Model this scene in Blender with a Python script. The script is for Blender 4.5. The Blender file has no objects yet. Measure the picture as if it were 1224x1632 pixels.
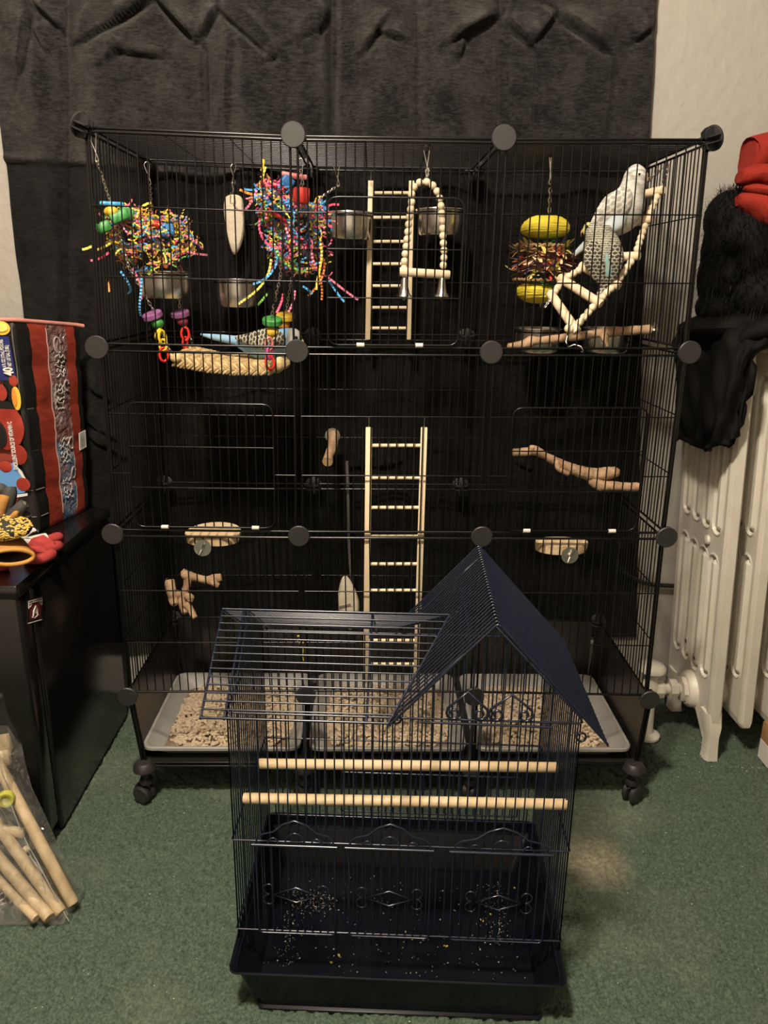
import bpy, math, random
import numpy as np
from mathutils import Vector, Matrix

random.seed(7)
rng = np.random.RandomState(11)
sc = bpy.context.scene
COL = sc.collection
pi = math.pi

# ------------------------------------------------------------------ camera
CAM = Vector((-0.042, -1.464, 1.113))
PITCH, YAW, ROLL, FPX = 0.291, 0.018, 0.013, 1226.0
def _axes():
    cy, sy, cp, sp = math.cos(YAW), math.sin(YAW), math.cos(PITCH), math.sin(PITCH)
    f = Vector((sy*cp, cy*cp, -sp)); rt = Vector((cy, -sy, 0)); up = rt.cross(f)
    cr, sr = math.cos(ROLL), math.sin(ROLL)
    return cr*rt + sr*up, -sr*rt + cr*up, f
RT, UP, FW = _axes()
cd = bpy.data.cameras.new('camera'); cam = bpy.data.objects.new('camera', cd); COL.objects.link(cam)
M = Matrix.Identity(4)
for i in range(3):
    M[i][0], M[i][1], M[i][2], M[i][3] = RT[i], UP[i], -FW[i], CAM[i]
cam.matrix_world = M
cd.sensor_fit = 'HORIZONTAL'; cd.sensor_width = 36.0; cd.lens = 36.0*FPX/1224.0
cd.clip_start = 0.02; cd.clip_end = 50
sc.camera = cam

# ------------------------------------------------------------------ light and exposure
w = bpy.data.worlds.new('world'); sc.world = w; w.use_nodes = True
w.node_tree.nodes['Background'].inputs[0].default_value = (0.9, 0.8, 0.68, 1)
w.node_tree.nodes['Background'].inputs[1].default_value = 0.001
ld = bpy.data.lights.new('ceiling_lamp', 'POINT'); lamp = bpy.data.objects.new('ceiling_lamp', ld); COL.objects.link(lamp)
lamp.location = (-0.35, -1.15, 2.36); ld.energy = 220; ld.color = (1.0, 0.89, 0.75); ld.shadow_soft_size = 0.09
vs = sc.view_settings
vs.view_transform = 'Standard'; vs.look = 'None'; vs.exposure = 0.0; vs.gamma = 1.0; vs.use_curve_mapping = False

# ------------------------------------------------------------------ measuring helpers (survey of the room)
def ray(px, py):
    return RT*((px-612)/FPX) + UP*((816-py)/FPX) + FW
def P(px, py, y):
    d = ray(px, py); return CAM + d*((y-CAM.y)/d.y)
def PZ(px, py, z):
    d = ray(px, py); return CAM + d*((z-CAM.z)/d.z)
def S(px, py, y):
    return (P(px, py, y)-CAM).dot(FW)/FPX          # metres per pixel at that place

# ------------------------------------------------------------------ mesh helpers
OFF = {}
def orth(t):
    a = Vector((0, 0, 1)) if abs(t.z) < .9 else Vector((1, 0, 0))
    u = t.cross(a).normalized(); return u, t.cross(u).normalized()
class MB:
    def __init__(s): s.v = []; s.f = []; s.m = []; s.sm = []; s.ang = .70
    def add(s, vs_, fs, mi=0, smooth=True):
        b = len(s.v); s.v.extend([tuple(p) for p in vs_])
        for f in fs: s.f.append([b+i for i in f]); s.m.append(mi); s.sm.append(smooth)
    def tube(s, pts, r, n=6, mi=0, closed=False, cap=True, smooth=True):
        pts = [Vector(p) for p in pts]; k = len(pts)
        if n <= 8: s.ang = 1.4
        rs = r if isinstance(r, (list, tuple)) else [r]*k
        T = []
        for i in range(k):
            a = pts[(i-1) % k] if (closed or i > 0) else pts[i]
            b = pts[(i+1) % k] if (closed or i < k-1) else pts[i]
            t = (b-a); T.append(t.normalized() if t.length > 1e-9 else Vector((0, 0, 1)))
        u, _ = orth(T[0]); V = []
        for i in range(k):
            u = u - T[i]*u.dot(T[i])
            u = u.normalized() if u.length > 1e-6 else orth(T[i])[0]
            w_ = T[i].cross(u)
            for j in range(n):
                a = 2*pi*j/n; V.append(pts[i] + (u*math.cos(a)+w_*math.sin(a))*rs[i])
        F = []
        for i in range(k if closed else k-1):
            i2 = (i+1) % k
            for j in range(n): F.append([i*n+j, i*n+(j+1) % n, i2*n+(j+1) % n, i2*n+j])
        s.add(V, F, mi, smooth)
        if cap and not closed:
            b = len(s.v)-len(V)
            s.f.append([b+j for j in range(n)][::-1]); s.f.append([b+(k-1)*n+j for j in range(n)])
            s.m += [mi, mi]; s.sm += [False, False]
    def wire(s, a, b, r, n=5, mi=0): s.tube([a, b], r, n, mi, cap=True)
    def box(s, c, size, mi=0, R=None, smooth=False):
        c = Vector(c); V = []
        for x in (-1, 1):
            for y in (-1, 1):
                for z in (-1, 1):
                    p = Vector((x*size[0]/2, y*size[1]/2, z*size[2]/2))
                    if R is not None: p = R @ p
                    V.append(c+p)
        s.add(V, [[0, 1, 3, 2], [4, 6, 7, 5], [0, 4, 5, 1], [2, 3, 7, 6], [0, 2, 6, 4], [1, 5, 7, 3]], mi, smooth)
    def rbox(s, c, size, bev, mi=0, R=None):
        # box with chamfered edges: stacked rounded rectangles
        c = Vector(c); sx, sy, sz = size[0]/2, size[1]/2, size[2]/2
        rings = [(-sz, bev), (-sz+bev, 0), (sz-bev, 0), (sz, bev)]; V = []
        n = 12
        for z, ins in rings:
            for q in range(4):
                cx = (1, -1, -1, 1)[q]; cyy = (1, 1, -1, -1)[q]
                for t in range(3):
                    a = q*pi/2 + t*pi/4
                    V.append(Vector((cx*(sx-bev)+math.cos(a)*max(bev-ins, bev*.15), cyy*(sy-bev)+math.sin(a)*max(bev-ins, bev*.15), z)))
        V = [c+(R @ p if R is not None else p) for p in V]
        F = [[i*n+j, i*n+(j+1) % n, (i+1)*n+(j+1) % n, (i+1)*n+j] for i in range(3) for j in range(n)]
        F += [list(range(n))[::-1], [3*n+j for j in range(n)]]
        s.add(V, F, mi, False)
    def lathe(s, prof, n=24, o=(0, 0, 0), ax=(0, 0, 1), mi=0, smooth=True):
        o = Vector(o); ax = Vector(ax).normalized(); u, v = orth(ax); V = []
        for r, h in prof:
            for j in range(n):
                a = 2*pi*j/n; V.append(o + ax*h + (u*math.cos(a)+v*math.sin(a))*r)
        k = len(prof)
        s.add(V, [[i*n+j, i*n+(j+1) % n, (i+1)*n+(j+1) % n, (i+1)*n+j] for i in range(k-1) for j in range(n)], mi, smooth)
        b = len(s.v)-len(V)
        if prof[0][0] > 1e-5: s.f.append([b+j for j in range(n)][::-1]); s.m.append(mi); s.sm.append(False)
        if prof[-1][0] > 1e-5: s.f.append([b+(k-1)*n+j for j in range(n)]); s.m.append(mi); s.sm.append(False)
    def ball(s, c, r, n=12, m=8, mi=0, R=None):
        c = Vector(c); r = (r, r, r) if not isinstance(r, (tuple, list)) else r; V = []
        for i in range(m+1):
            th = pi*i/m
            for j in range(n):
                a = 2*pi*j/n
                p = Vector((r[0]*math.sin(th)*math.cos(a), r[1]*math.sin(th)*math.sin(a), r[2]*math.cos(th)))
                if R is not None: p = R @ p
                V.append(c+p)
        s.add(V, [[i*n+j, (i+1)*n+j, (i+1)*n+(j+1) % n, i*n+(j+1) % n] for i in range(m) for j in range(n)], mi, True)
    def loft(s, rings, mi=0, cap=True, smooth=True):
        n = len(rings[0]); k = len(rings)
        V = [p for r in rings for p in r]
        F = [[i*n+j, i*n+(j+1) % n, (i+1)*n+(j+1) % n, (i+1)*n+j] for i in range(k-1) for j in range(n)]
        if cap: F += [list(range(n))[::-1], [(k-1)*n+j for j in range(n)]]
        s.add(V, F, mi, smooth)
    def prism(s, poly, d, mi=0, smooth=False):
        # poly: list of 3d points, extruded by vector d
        n = len(poly); d = Vector(d); V = [Vector(p) for p in poly] + [Vector(p)+d for p in poly]
        s.add(V, [list(range(n))[::-1], [n+j for j in range(n)]] + [[j, (j+1) % n, n+(j+1) % n, n+j] for j in range(n)], mi, smooth)
    def build(s, name, mats, parent=None, loc=None):
        me = bpy.data.meshes.new(name)
        off = Vector(OFF[parent.name]) if parent is not None else (Vector(loc) if loc is not None else Vector((0, 0, 0)))
        me.from_pydata([(p[0]-off.x, p[1]-off.y, p[2]-off.z) for p in s.v], [], s.f)
        if not isinstance(mats, (list, tuple)): mats = [mats]
        for m_ in mats: me.materials.append(m_)
        me.polygons.foreach_set('material_index', s.m); me.polygons.foreach_set('use_smooth', s.sm)
        me.update(); me.set_sharp_from_angle(angle=s.ang)
        o = bpy.data.objects.new(name, me); COL.objects.link(o)
        if parent is not None: o.parent = parent
        elif loc is not None: o.location = loc
        OFF[o.name] = tuple(off)
        return o
def npmesh(name, V, F, mats, parent=None, mi=None, smooth=True):
    me = bpy.data.meshes.new(name)
    V = np.asarray(V, dtype=np.float64)
    off = np.array(OFF[parent.name]) if parent is not None else np.zeros(3)
    me.from_pydata((V-off).tolist(), [], F.tolist() if isinstance(F, np.ndarray) else F)
    if not isinstance(mats, (list, tuple)): mats = [mats]
    for m_ in mats: me.materials.append(m_)
    me.polygons.foreach_set('use_smooth', [smooth]*len(me.polygons))
    if mi is not None: me.polygons.foreach_set('material_index', np.asarray(mi, dtype=np.int32))
    me.update()
    o = bpy.data.objects.new(name, me); COL.objects.link(o)
    if parent is not None: o.parent = parent
    OFF[o.name] = tuple(off)
    return o
def gridf(nu, nv):
    i, j = np.meshgrid(np.arange(nu-1), np.arange(nv-1), indexing='ij')
    a = (i*nv+j).ravel(); return np.stack([a, a+nv, a+nv+1, a+1], 1)
def thing(name, label, cat, loc, group=None):
    o = bpy.data.objects.new(name, None); COL.objects.link(o); o.location = loc; o.empty_display_size = .02
    o['label'] = label; o['category'] = cat
    if group: o['group'] = group
    OFF[o.name] = tuple(loc); return o
def tag(o, label, cat, group=None, kind=None):
    o['label'] = label; o['category'] = cat
    if group: o['group'] = group
    if kind: o['kind'] = kind
    return o
def stuff(o): o['kind'] = 'stuff'; return o
def struct(o): o['kind'] = 'structure'; return o
def clone(o, parent, loc=None):
    c = o.copy(); COL.objects.link(c); c.parent = parent
    if loc is not None: c.location = loc
    OFF[c.name] = OFF.get(o.name, (0, 0, 0)); return c
def vnoise(x, y, seed=0):
    r = np.random.RandomState(seed); t = r.rand(256, 256)
    xi = np.floor(x).astype(int); yi = np.floor(y).astype(int); fx = x-xi; fy = y-yi
    fx = fx*fx*(3-2*fx); fy = fy*fy*(3-2*fy)
    g = lambda a, b: t[a % 256, b % 256]
    return (g(xi, yi)*(1-fx)+g(xi+1, yi)*fx)*(1-fy) + (g(xi, yi+1)*(1-fx)+g(xi+1, yi+1)*fx)*fy

# ------------------------------------------------------------------ materials
def nm(name):
    m = bpy.data.materials.new(name); m.use_nodes = True
    nt = m.node_tree; return m, nt, nt.nodes['Principled BSDF']
def L(nt, a, b): nt.links.new(a, b)
def mat(name, col, rough=.5, metal=0., col2=None, nscale=20., bump=0., bscale=80., stretch=(1, 1, 1), sheen=0., trans=0., spec=None, coat=0., detail=4.):
    m, nt, b = nm(name)
    b.inputs['Base Color'].default_value = (*col, 1); b.inputs['Roughness'].default_value = rough; b.inputs['Metallic'].default_value = metal
    if sheen: b.inputs['Sheen Weight'].default_value = sheen; b.inputs['Sheen Roughness'].default_value = .5
    if trans: b.inputs['Transmission Weight'].default_value = trans
    if spec is not None: b.inputs['Specular IOR Level'].default_value = spec
    if coat: b.inputs['Coat Weight'].default_value = coat
    if col2 or bump:
        tc = nt.nodes.new('ShaderNodeTexCoord'); mp = nt.nodes.new('ShaderNodeMapping'); mp.inputs['Scale'].default_value = stretch
        L(nt, tc.outputs['Object'], mp.inputs['Vector'])
    if col2:
        n = nt.nodes.new('ShaderNodeTexNoise'); n.inputs['Scale'].default_value = nscale; n.inputs['Detail'].default_value = detail
        L(nt, mp.outputs[0], n.inputs['Vector'])
        r = nt.nodes.new('ShaderNodeValToRGB'); r.color_ramp.elements[0].position = .35; r.color_ramp.elements[1].position = .65
        r.color_ramp.elements[0].color = (*col, 1); r.color_ramp.elements[1].color = (*col2, 1)
        L(nt, n.outputs['Fac'], r.inputs[0]); L(nt, r.outputs[0], b.inputs['Base Color'])
    if bump:
        n2 = nt.nodes.new('ShaderNodeTexNoise'); n2.inputs['Scale'].default_value = bscale; n2.inputs['Detail'].default_value = 5
        L(nt, mp.outputs[0], n2.inputs['Vector'])
        bp = nt.nodes.new('ShaderNodeBump'); bp.inputs['Strength'].default_value = bump; bp.inputs['Distance'].default_value = .004
        L(nt, n2.outputs['Fac'], bp.inputs['Height']); L(nt, bp.outputs[0], b.inputs['Normal'])
    return m
def bands(name, c1, c2, scale, axis='Z', dist=3., dscale=2., rough=.7, kind='BANDS', lo=.4, hi=.6):
    m, nt, b = nm(name); b.inputs['Roughness'].default_value = rough
    tc = nt.nodes.new('ShaderNodeTexCoord'); wv = nt.nodes.new('ShaderNodeTexWave'); wv.wave_type = kind
    if kind == 'BANDS': wv.bands_direction = axis
    wv.inputs['Scale'].default_value = scale; wv.inputs['Distortion'].default_value = dist; wv.inputs['Detail Scale'].default_value = dscale; wv.inputs['Detail'].default_value = 2
    L(nt, tc.outputs['Object'], wv.inputs['Vector'])
    r = nt.nodes.new('ShaderNodeValToRGB'); r.color_ramp.elements[0].position = lo; r.color_ramp.elements[1].position = hi
    r.color_ramp.elements[0].color = (*c1, 1); r.color_ramp.elements[1].color = (*c2, 1)
    L(nt, wv.outputs['Fac'], r.inputs[0]); L(nt, r.outputs[0], b.inputs['Base Color']); return m

WIRE = mat('black_wire', (.0030, .0028, .0026), .25, 0, spec=.45)
PLASTIC = mat('black_plastic', (.022, .021, .020), .42, 0, bump=.15, bscale=900)
SKIRT = mat('black_sheet', (.016, .015, .013), .30, 0)
NAVY = mat('navy_wire', (.0095, .013, .028), .24, 0, spec=.6)
NAVYP = mat('navy_plastic', (.0028, .0036, .007), .2, 0, col2=(.005, .0058, .009), nscale=9, spec=.3)
STEEL = mat('steel', (.78, .75, .70), .27, 1.)
ZINC = mat('zinc', (.70, .66, .60), .3, 1.)
PALE = mat('pale_wood', (.80, .66, .45), .6, 0, col2=(.72, .56, .36), nscale=9, stretch=(1, 1, .12), bump=.1, bscale=60)
PALEX = mat('pale_wood_crosswise', (.82, .68, .47), .6, 0, col2=(.72, .55, .35), nscale=14, stretch=(.12, 1, 1), bump=.1, bscale=60)
BEAD = mat('bead_wood', (.82, .70, .50), .55, 0, col2=(.76, .62, .42), nscale=60)
BARK = mat('bark', (.34, .205, .115), .75, 0, col2=(.54, .36, .22), nscale=45, bump=.6, bscale=120)
CUT = mat('cut_wood', (.62, .42, .22), .7, 0, col2=(.52, .33, .16), nscale=60)
BONE = mat('cuttlebone', (.66, .58, .44), .8, 0, col2=(.58, .50, .37), nscale=30, stretch=(1, 1, 4), bump=.3, bscale=90)
TRAY = mat('grey_tray', (.30, .29, .265), .45, 0, col2=(.24, .23, .21), nscale=8)
PELLET_SHADE = mat('pellet_gap_shade', (.17, .12, .075), .9); PELLET = mat('pellet', (.40, .31, .205), .85, 0, col2=(.54, .43, .30), nscale=120)
CREAM = mat('radiator_paint', (.70, .65, .56), .4, 0, col2=(.64, .59, .49), nscale=14, bump=.15, bscale=150)
WALLM = mat('wall_paint', (.36, .335, .295), .75, 0, col2=(.345, .318, .278), nscale=3, bump=.9, bscale=38)
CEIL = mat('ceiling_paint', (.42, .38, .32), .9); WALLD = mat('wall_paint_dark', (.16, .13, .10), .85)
FRIDGE = mat('fridge_black', (.006, .0055, .005), .18, 0, bump=.06, bscale=500)
CLEAR_W = mat('white_cloth', (.68, .64, .57), .8)

# ------------------------------------------------------------------ the setting
def carpet_mat():
    m, nt, b = nm('green_carpet'); b.inputs['Roughness'].default_value = .95; b.inputs['Sheen Weight'].default_value = .15
    b.inputs['Specular IOR Level'].default_value = .1
    tc = nt.nodes.new('ShaderNodeTexCoord')
    n = nt.nodes.new('ShaderNodeTexNoise'); n.inputs['Scale'].default_value = 230; n.inputs['Detail'].default_value = 3
    L(nt, tc.outputs['Object'], n.inputs['Vector'])
    r = nt.nodes.new('ShaderNodeValToRGB'); r.color_ramp.elements[0].position = .3; r.color_ramp.elements[1].position = .75
    r.color_ramp.elements[0].color = (.026, .047, .032, 1); r.color_ramp.elements[1].color = (.108, .145, .102, 1)
    L(nt, n.outputs['Fac'], r.inputs[0])
    # worn, sun-bleached patches
    n2 = nt.nodes.new('ShaderNodeTexNoise'); n2.inputs['Scale'].default_value = 3.2; n2.inputs['Detail'].default_value = 5
    L(nt, tc.outputs['Object'], n2.inputs['Vector'])
    r2 = nt.nodes.new('ShaderNodeValToRGB'); r2.color_ramp.elements[0].position = .5; r2.color_ramp.elements[1].position = .8
    L(nt, n2.outputs['Fac'], r2.inputs[0])
    mx = nt.nodes.new('ShaderNodeMix'); mx.data_type = 'RGBA'
    mx.inputs['B'].default_value = (.20, .20, .135, 1); L(nt, r.outputs[0], mx.inputs['A'])
    ml = nt.nodes.new('ShaderNodeMath'); ml.operation = 'MULTIPLY'; ml.inputs[1].default_value = .5
    L(nt, r2.outputs[0], ml.inputs[0]); L(nt, ml.outputs[0], mx.inputs['Factor'])
    # one threadbare spot beside the small cage
    c = PZ(945, 1372, 0)
    sp = nt.nodes.new('ShaderNodeVectorMath'); sp.operation = 'DISTANCE'; sp.inputs[1].default_value = (c.x, c.y, 0)
    L(nt, tc.outputs['Object'], sp.inputs[0])
    mr = nt.nodes.new('ShaderNodeMapRange'); mr.inputs['From Min'].default_value = .09; mr.inputs['From Max'].default_value = .0; L(nt, sp.outputs['Value'], mr.inputs['Value'])
    n3 = nt.nodes.new('ShaderNodeTexNoise'); n3.inputs['Scale'].default_value = 150; L(nt, tc.outputs['Object'], n3.inputs['Vector'])
    mm = nt.nodes.new('ShaderNodeMath'); mm.operation = 'MULTIPLY'; mr.inputs['To Max'].default_value = 1.25; mr.inputs['From Max'].default_value = .0; L(nt, mr.outputs[0], mm.inputs[0]); L(nt, n3.outputs['Fac'], mm.inputs[1])
    mx2 = nt.nodes.new('ShaderNodeMix'); mx2.data_type = 'RGBA'; mx2.inputs['B'].default_value = (.52, .46, .33, 1)
    L(nt, mx.outputs['Result'], mx2.inputs['A']); L(nt, mm.outputs[0], mx2.inputs['Factor'])
    L(nt, mx2.outputs['Result'], b.inputs['Base Color'])
    return m
CARPET = carpet_mat()
X0, X1, Y0, Y1, ZC = -1.75, 1.95, -2.7, .455, 2.45
def floor():
    xs = np.arange(-1.0, 1.15, .0037); ys = np.arange(-.85, Y1, .0037)
    X, Y = np.meshgrid(xs, ys, indexing='ij')
    h = vnoise(X*160+vnoise(X*60, Y*60, 3)*2, Y*160+vnoise(X*60, Y*60, 4)*2, 1)*.6 + vnoise(X*75, Y*75, 2)*.4
    cr = np.minimum(np.abs(vnoise(X*95+vnoise(X*50, Y*50, 7)*1.5, Y*95+vnoise(X*50, Y*50, 8)*1.5, 9)-.5)/.10, 1)
    Z = -.0165 + h*.008 + cr*.0105
    e = .02
    V = np.stack([X, Y, Z], -1).reshape(-1, 3); F = gridf(len(xs), len(ys)).tolist()
    b = len(V); xa, xb, ya, yb = xs[0], xs[-1], ys[0], ys[-1]; z = -.004
    ext = [(X0, Y0, z), (X1, Y0, z), (X1, Y1, z), (X0, Y1, z), (xa, ya, z), (xb, ya, z), (xb, yb, z), (xa, yb, z)]
    V = np.concatenate([V, np.array(ext)])
    F += [[b, b+1, b+5, b+4], [b+1, b+2, b+6, b+5], [b+2, b+3, b+7, b+6], [b+3, b, b+4, b+7]]
    struct(npmesh('floor', V, F, CARPET))
floor()
def wall(name, c, size, m):
    mb = MB(); mb.box(c, size, 0); struct(mb.build(name, m))
wall('wall_back', ((X0+X1)/2, Y1+.05, ZC/2), (X1-X0+.2, .1, ZC), WALLM)
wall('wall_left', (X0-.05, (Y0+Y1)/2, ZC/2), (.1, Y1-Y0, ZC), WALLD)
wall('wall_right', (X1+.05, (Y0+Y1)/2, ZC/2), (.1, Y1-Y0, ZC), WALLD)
wall('wall_front', ((X0+X1)/2, Y0-.05, ZC/2), (X1-X0+.2, .1, ZC), mat('wall_paint_front', (.55, .51, .45), .8))
def added_door():  # unseen door behind the camera, added so the steel bowls reflect dark stripes
    mb = MB(); mb.rbox((1.2, Y0+.03, 1.02), (.86, .06, 2.04), .01); d = struct(mb.build('added_door_1', mat('added_door_brown', (.05, .03, .018), .4)))
    for x in (1.0, 1.4):
        for z in (.55, 1.45):
            mb = MB(); mb.rbox((x, Y0+.064, z), (.28, .012, .70), .005); mb.build('added_door_panel', d.data.materials[0], d)
    mb = MB(); mb.ball((.84, Y0+.10, 1.0), .028); mb.build('added_door_knob', STEEL, d)
added_door()
wall('ceiling', ((X0+X1)/2, (Y0+Y1)/2, ZC+.05), (X1-X0+.2, Y1-Y0+.2, .1), CEIL)

# ------------------------------------------------------------------ curtain
def velvet(name, top, sheen=.10):
    m, nt, b = nm(name); b.inputs['Roughness'].default_value = .8
    b.inputs['Sheen Weight'].default_value = sheen; b.inputs['Sheen Roughness'].default_value = .35; b.inputs['Sheen Tint'].default_value = (1, .96, .9, 1)
    b.inputs['Specular IOR Level'].default_value = .15
    tc = nt.nodes.new('ShaderNodeTexCoord'); mp = nt.nodes.new('ShaderNodeMapping'); mp.inputs['Scale'].default_value = (1, 1, 3.5)
    L(nt, tc.outputs['Object'], mp.inputs['Vector'])
    n = nt.nodes.new('ShaderNodeTexNoise'); n.inputs['Scale'].default_value = 60; n.inputs['Detail'].default_value = 10; n.inputs['Roughness'].default_value = .86
    L(nt, mp.outputs[0], n.inputs['Vector'])
    bp = nt.nodes.new('ShaderNodeBump'); bp.inputs['Strength'].default_value = .8; bp.inputs['Distance'].default_value = .012
    L(nt, n.outputs['Fac'], bp.inputs['Height']); L(nt, bp.outputs[0], b.inputs['Normal'])
    r = nt.nodes.new('ShaderNodeValToRGB'); r.color_ramp.elements[0].position = .42; r.color_ramp.elements[1].position = .64
    r.color_ramp.elements[0].color = (.0025, .0024, .0022, 1); r.color_ramp.elements[1].color = (top, top*.95, top*.85, 1)
    n4 = nt.nodes.new('ShaderNodeTexNoise'); n4.inputs['Scale'].default_value = 14; n4.inputs['Detail'].default_value = 6; n4.inputs['Roughness'].default_value = .7; L(nt, tc.outputs['Object'], n4.inputs['Vector'])
    ad = nt.nodes.new('ShaderNodeMath'); ad.operation = 'MULTIPLY_ADD'; ad.inputs[1].default_value = .42; L(nt, n4.outputs['Fac'], ad.inputs[0])
    sb = nt.nodes.new('ShaderNodeMath'); sb.operation = 'SUBTRACT'; sb.inputs[1].default_value = .21; L(nt, n.outputs['Fac'], sb.inputs[0]); L(nt, sb.outputs[0], ad.inputs[2])
    L(nt, ad.outputs[0], r.inputs[0]); L(nt, r.outputs[0], b.inputs['Base Color'])
    return m
VELVET = velvet('black_velvet', .050); VELVET_SHADED = velvet('black_velvet_shaded', .020, .03)  # second velvet is darkened to paint the shade behind the cage below the hem
def curtain():
    yc = .425
    nz, nx = 420, 380
    zs = np.linspace(2.05, .19, nz)
    def edge(pts):
        q = sorted([(P(a, b, yc).z, P(a, b, yc).x) for a, b in pts]); return np.interp(zs, [k[0] for k in q], [k[1] for k in q])
    xr = edge([(1047, 0), (1037, 220), (1026, 600), (1018, 1018)]); xl = edge([(-40, 0), (2, 170), (40, 510), (70, 900)])
    xl = np.minimum(xl, -.86)
    U = np.linspace(0, 1, nx)
    X = xl[:, None]+(xr-xl)[:, None]*U[None]; Z = np.repeat(zs[:, None], nx, 1)
    h = np.zeros_like(X)
    def seg(a, b, A, wd, y=yc):
        p, q = P(*a, y), P(*b, y); dx, dz = q.x-p.x, q.z-p.z; l2 = dx*dx+dz*dz
        t = ((X-p.x)*dx+(Z-p.z)*dz)/l2; tc = np.clip(t, 0, 1)
        d = np.hypot(X-p.x-tc*dx, Z-p.z-tc*dz)
        side = ((X-p.x)*dz-(Z-p.z)*dx)/math.sqrt(l2)
        low = side*(1 if dx > 0 else -1) > 0
        k = np.where(low, np.exp(-(d/(wd*.42))**1.6), np.exp(-(d/(wd*2.1))**1.3)) - .35*np.exp(-((d-wd*.9)/(wd*.6))**2)*low
        return A*k*np.clip(.25+1.2*np.sin(pi*tc), 0, 1)
    for a, b, A, wd in [((250, -5), (130, 72), .022, .018), ((250, -5), (315, 66), .020, .016), ((350, 12), (318, 64), .018, .016), ((352, 15), (440, 92), .020, .018),
                        ((440, 92), (425, 100), .010, .014), ((60, 5), (110, 52), .014, .018), ((50, 20), (35, 120), .012, .022), ((60, 45), (85, 90), .01, .02),
                        ((795, 18), (712, 70), .022, .016), ((795, 20), (850, 66), .018, .016), ((890, 12), (852, 62), .018, .015), ((890, 12), (965, 78), .022, .018),
                        ((728, 95), (740, 60), .012, .016), ((180, 80), (265, 90), .012, .018), ((200, 72), (175, 100), .012, .016), ((1040, 40), (1010, 62), .012, .016),
                        ((620, 20), (575, 80), .014, .018), ((600, 45), (645, 62), .012, .016), ((505, 62), (525, 10), .018, .014), ((480, 65), (512, 45), .014, .014),
                        ((322, 60), (325, 200), .008, .03), ((855, 70), (845, 215), .008, .03), ((975, 80), (960, 215), .007, .04), ((365, 60), (360, 215), .006, .03),
                        ((140, 660), (200, 700), .012, .02), ((150, 690), (215, 730), .012, .02), ((150, 610), (185, 640), .01, .02), ((160, 560), (170, 740), .01, .03),
                        ((600, 740), (640, 730), .010, .02), ((540, 745), (600, 740), .010, .02), ((330, 725), (365, 745), .010, .015), ((820, 735), (850, 750), .01, .015)]:
        h += seg(a, b, A*1.35, wd*.62)
    # two straight layer edges (the cloth is folded over itself)
    for px, A in ((522, .016), (795, .010), (105, .006), (655, .006)):
        p = P(px, 0, yc); q = P(px, 600, yc); xx = np.interp(Z, [q.z, p.z], [q.x, p.x])
        h += A/(1+np.exp((X-xx)/.0035)) - A*np.exp(-np.clip((X-xx)/.12, 0, 9))*(X > xx)*0 - A*.5
        h -= A*1.2*np.exp(-((X-xx-.012)/.012)**2)
    # broad hang
    h += .012*np.sin(X*17+np.sin(Z*2.2)*.8) + .006*np.sin(X*41+Z*1.7) + .016*(vnoise(X*7+40, Z*4+9, 5)-.5) + .008*(vnoise(X*22+40, Z*12+9, 6)-.5)
    # the hem of the upper layer
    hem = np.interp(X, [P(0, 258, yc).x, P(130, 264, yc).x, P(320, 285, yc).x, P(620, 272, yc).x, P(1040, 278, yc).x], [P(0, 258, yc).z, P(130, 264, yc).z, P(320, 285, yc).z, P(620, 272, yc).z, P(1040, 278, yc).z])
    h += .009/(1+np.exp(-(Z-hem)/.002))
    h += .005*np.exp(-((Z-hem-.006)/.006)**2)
    # gathers at the bottom edge
    Y = yc - np.clip(h, -.02, .04)
    Y = np.minimum(Y, .452)
    V = np.stack([X, Y, Z], -1).reshape(-1, 3)
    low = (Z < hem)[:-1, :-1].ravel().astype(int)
    o = npmesh('curtain', V, gridf(nz, nx), [VELVET, VELVET_SHADED], None, low)
    md = o.modifiers.new('thick', 'SOLIDIFY'); md.thickness = .003; md.offset = 0
    tag(o, 'black crushed velvet cloth hung flat over the wall behind the cages', 'curtain')
curtain()

# ------------------------------------------------------------------ the large wire cage
B = .378
FPXN = [[(134, 202), (468, 216), (802, 221), (1131, 222)], [(157, 553), (474, 559), (782, 561), (1096, 561)],
        [(182, 849), (477, 852), (767, 853), (1060, 854)], [(205, 1107), (488, 1105), (755, 1107), (1033, 1112)]]
NF = [[P(*FPXN[r][c], 0) for c in range(4)] for r in range(4)]
NB = [[Vector((NF[r][c].x, B, NF[r][c].z)) for c in range(4)] for r in range(4)]
cage = thing('wire_cage', 'tall black wire cube cage on casters, three panels wide and three high', 'cage', (0, B/2, 0))
RW, RF = .00135, .0025
def bil(q, u, v): return (q[0]*(1-u)+q[1]*u)*(1-v) + (q[3]*(1-u)+q[2]*u)*v
def inset(q, d=.0065):
    c = sum(q, Vector())/4
    out = []
    for i in range(4):
        a = (q[(i+1) % 4]-q[i]).normalized(); b = (q[i-1]-q[i]).normalized(); out.append(q[i]+(a+b)*d)
    return out
def rrect(q, r=.012, top_only=False, k=4):
    pts = []
    for i in range(4):
        a = (q[i-1]-q[i]).normalized(); b = (q[(i+1) % 4]-q[i]).normalized()
        for t in range(k+1):
            s = t/k; pts.append(q[i] + a*r*(1-s)**2 + b*r*s**2)
    return pts
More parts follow.
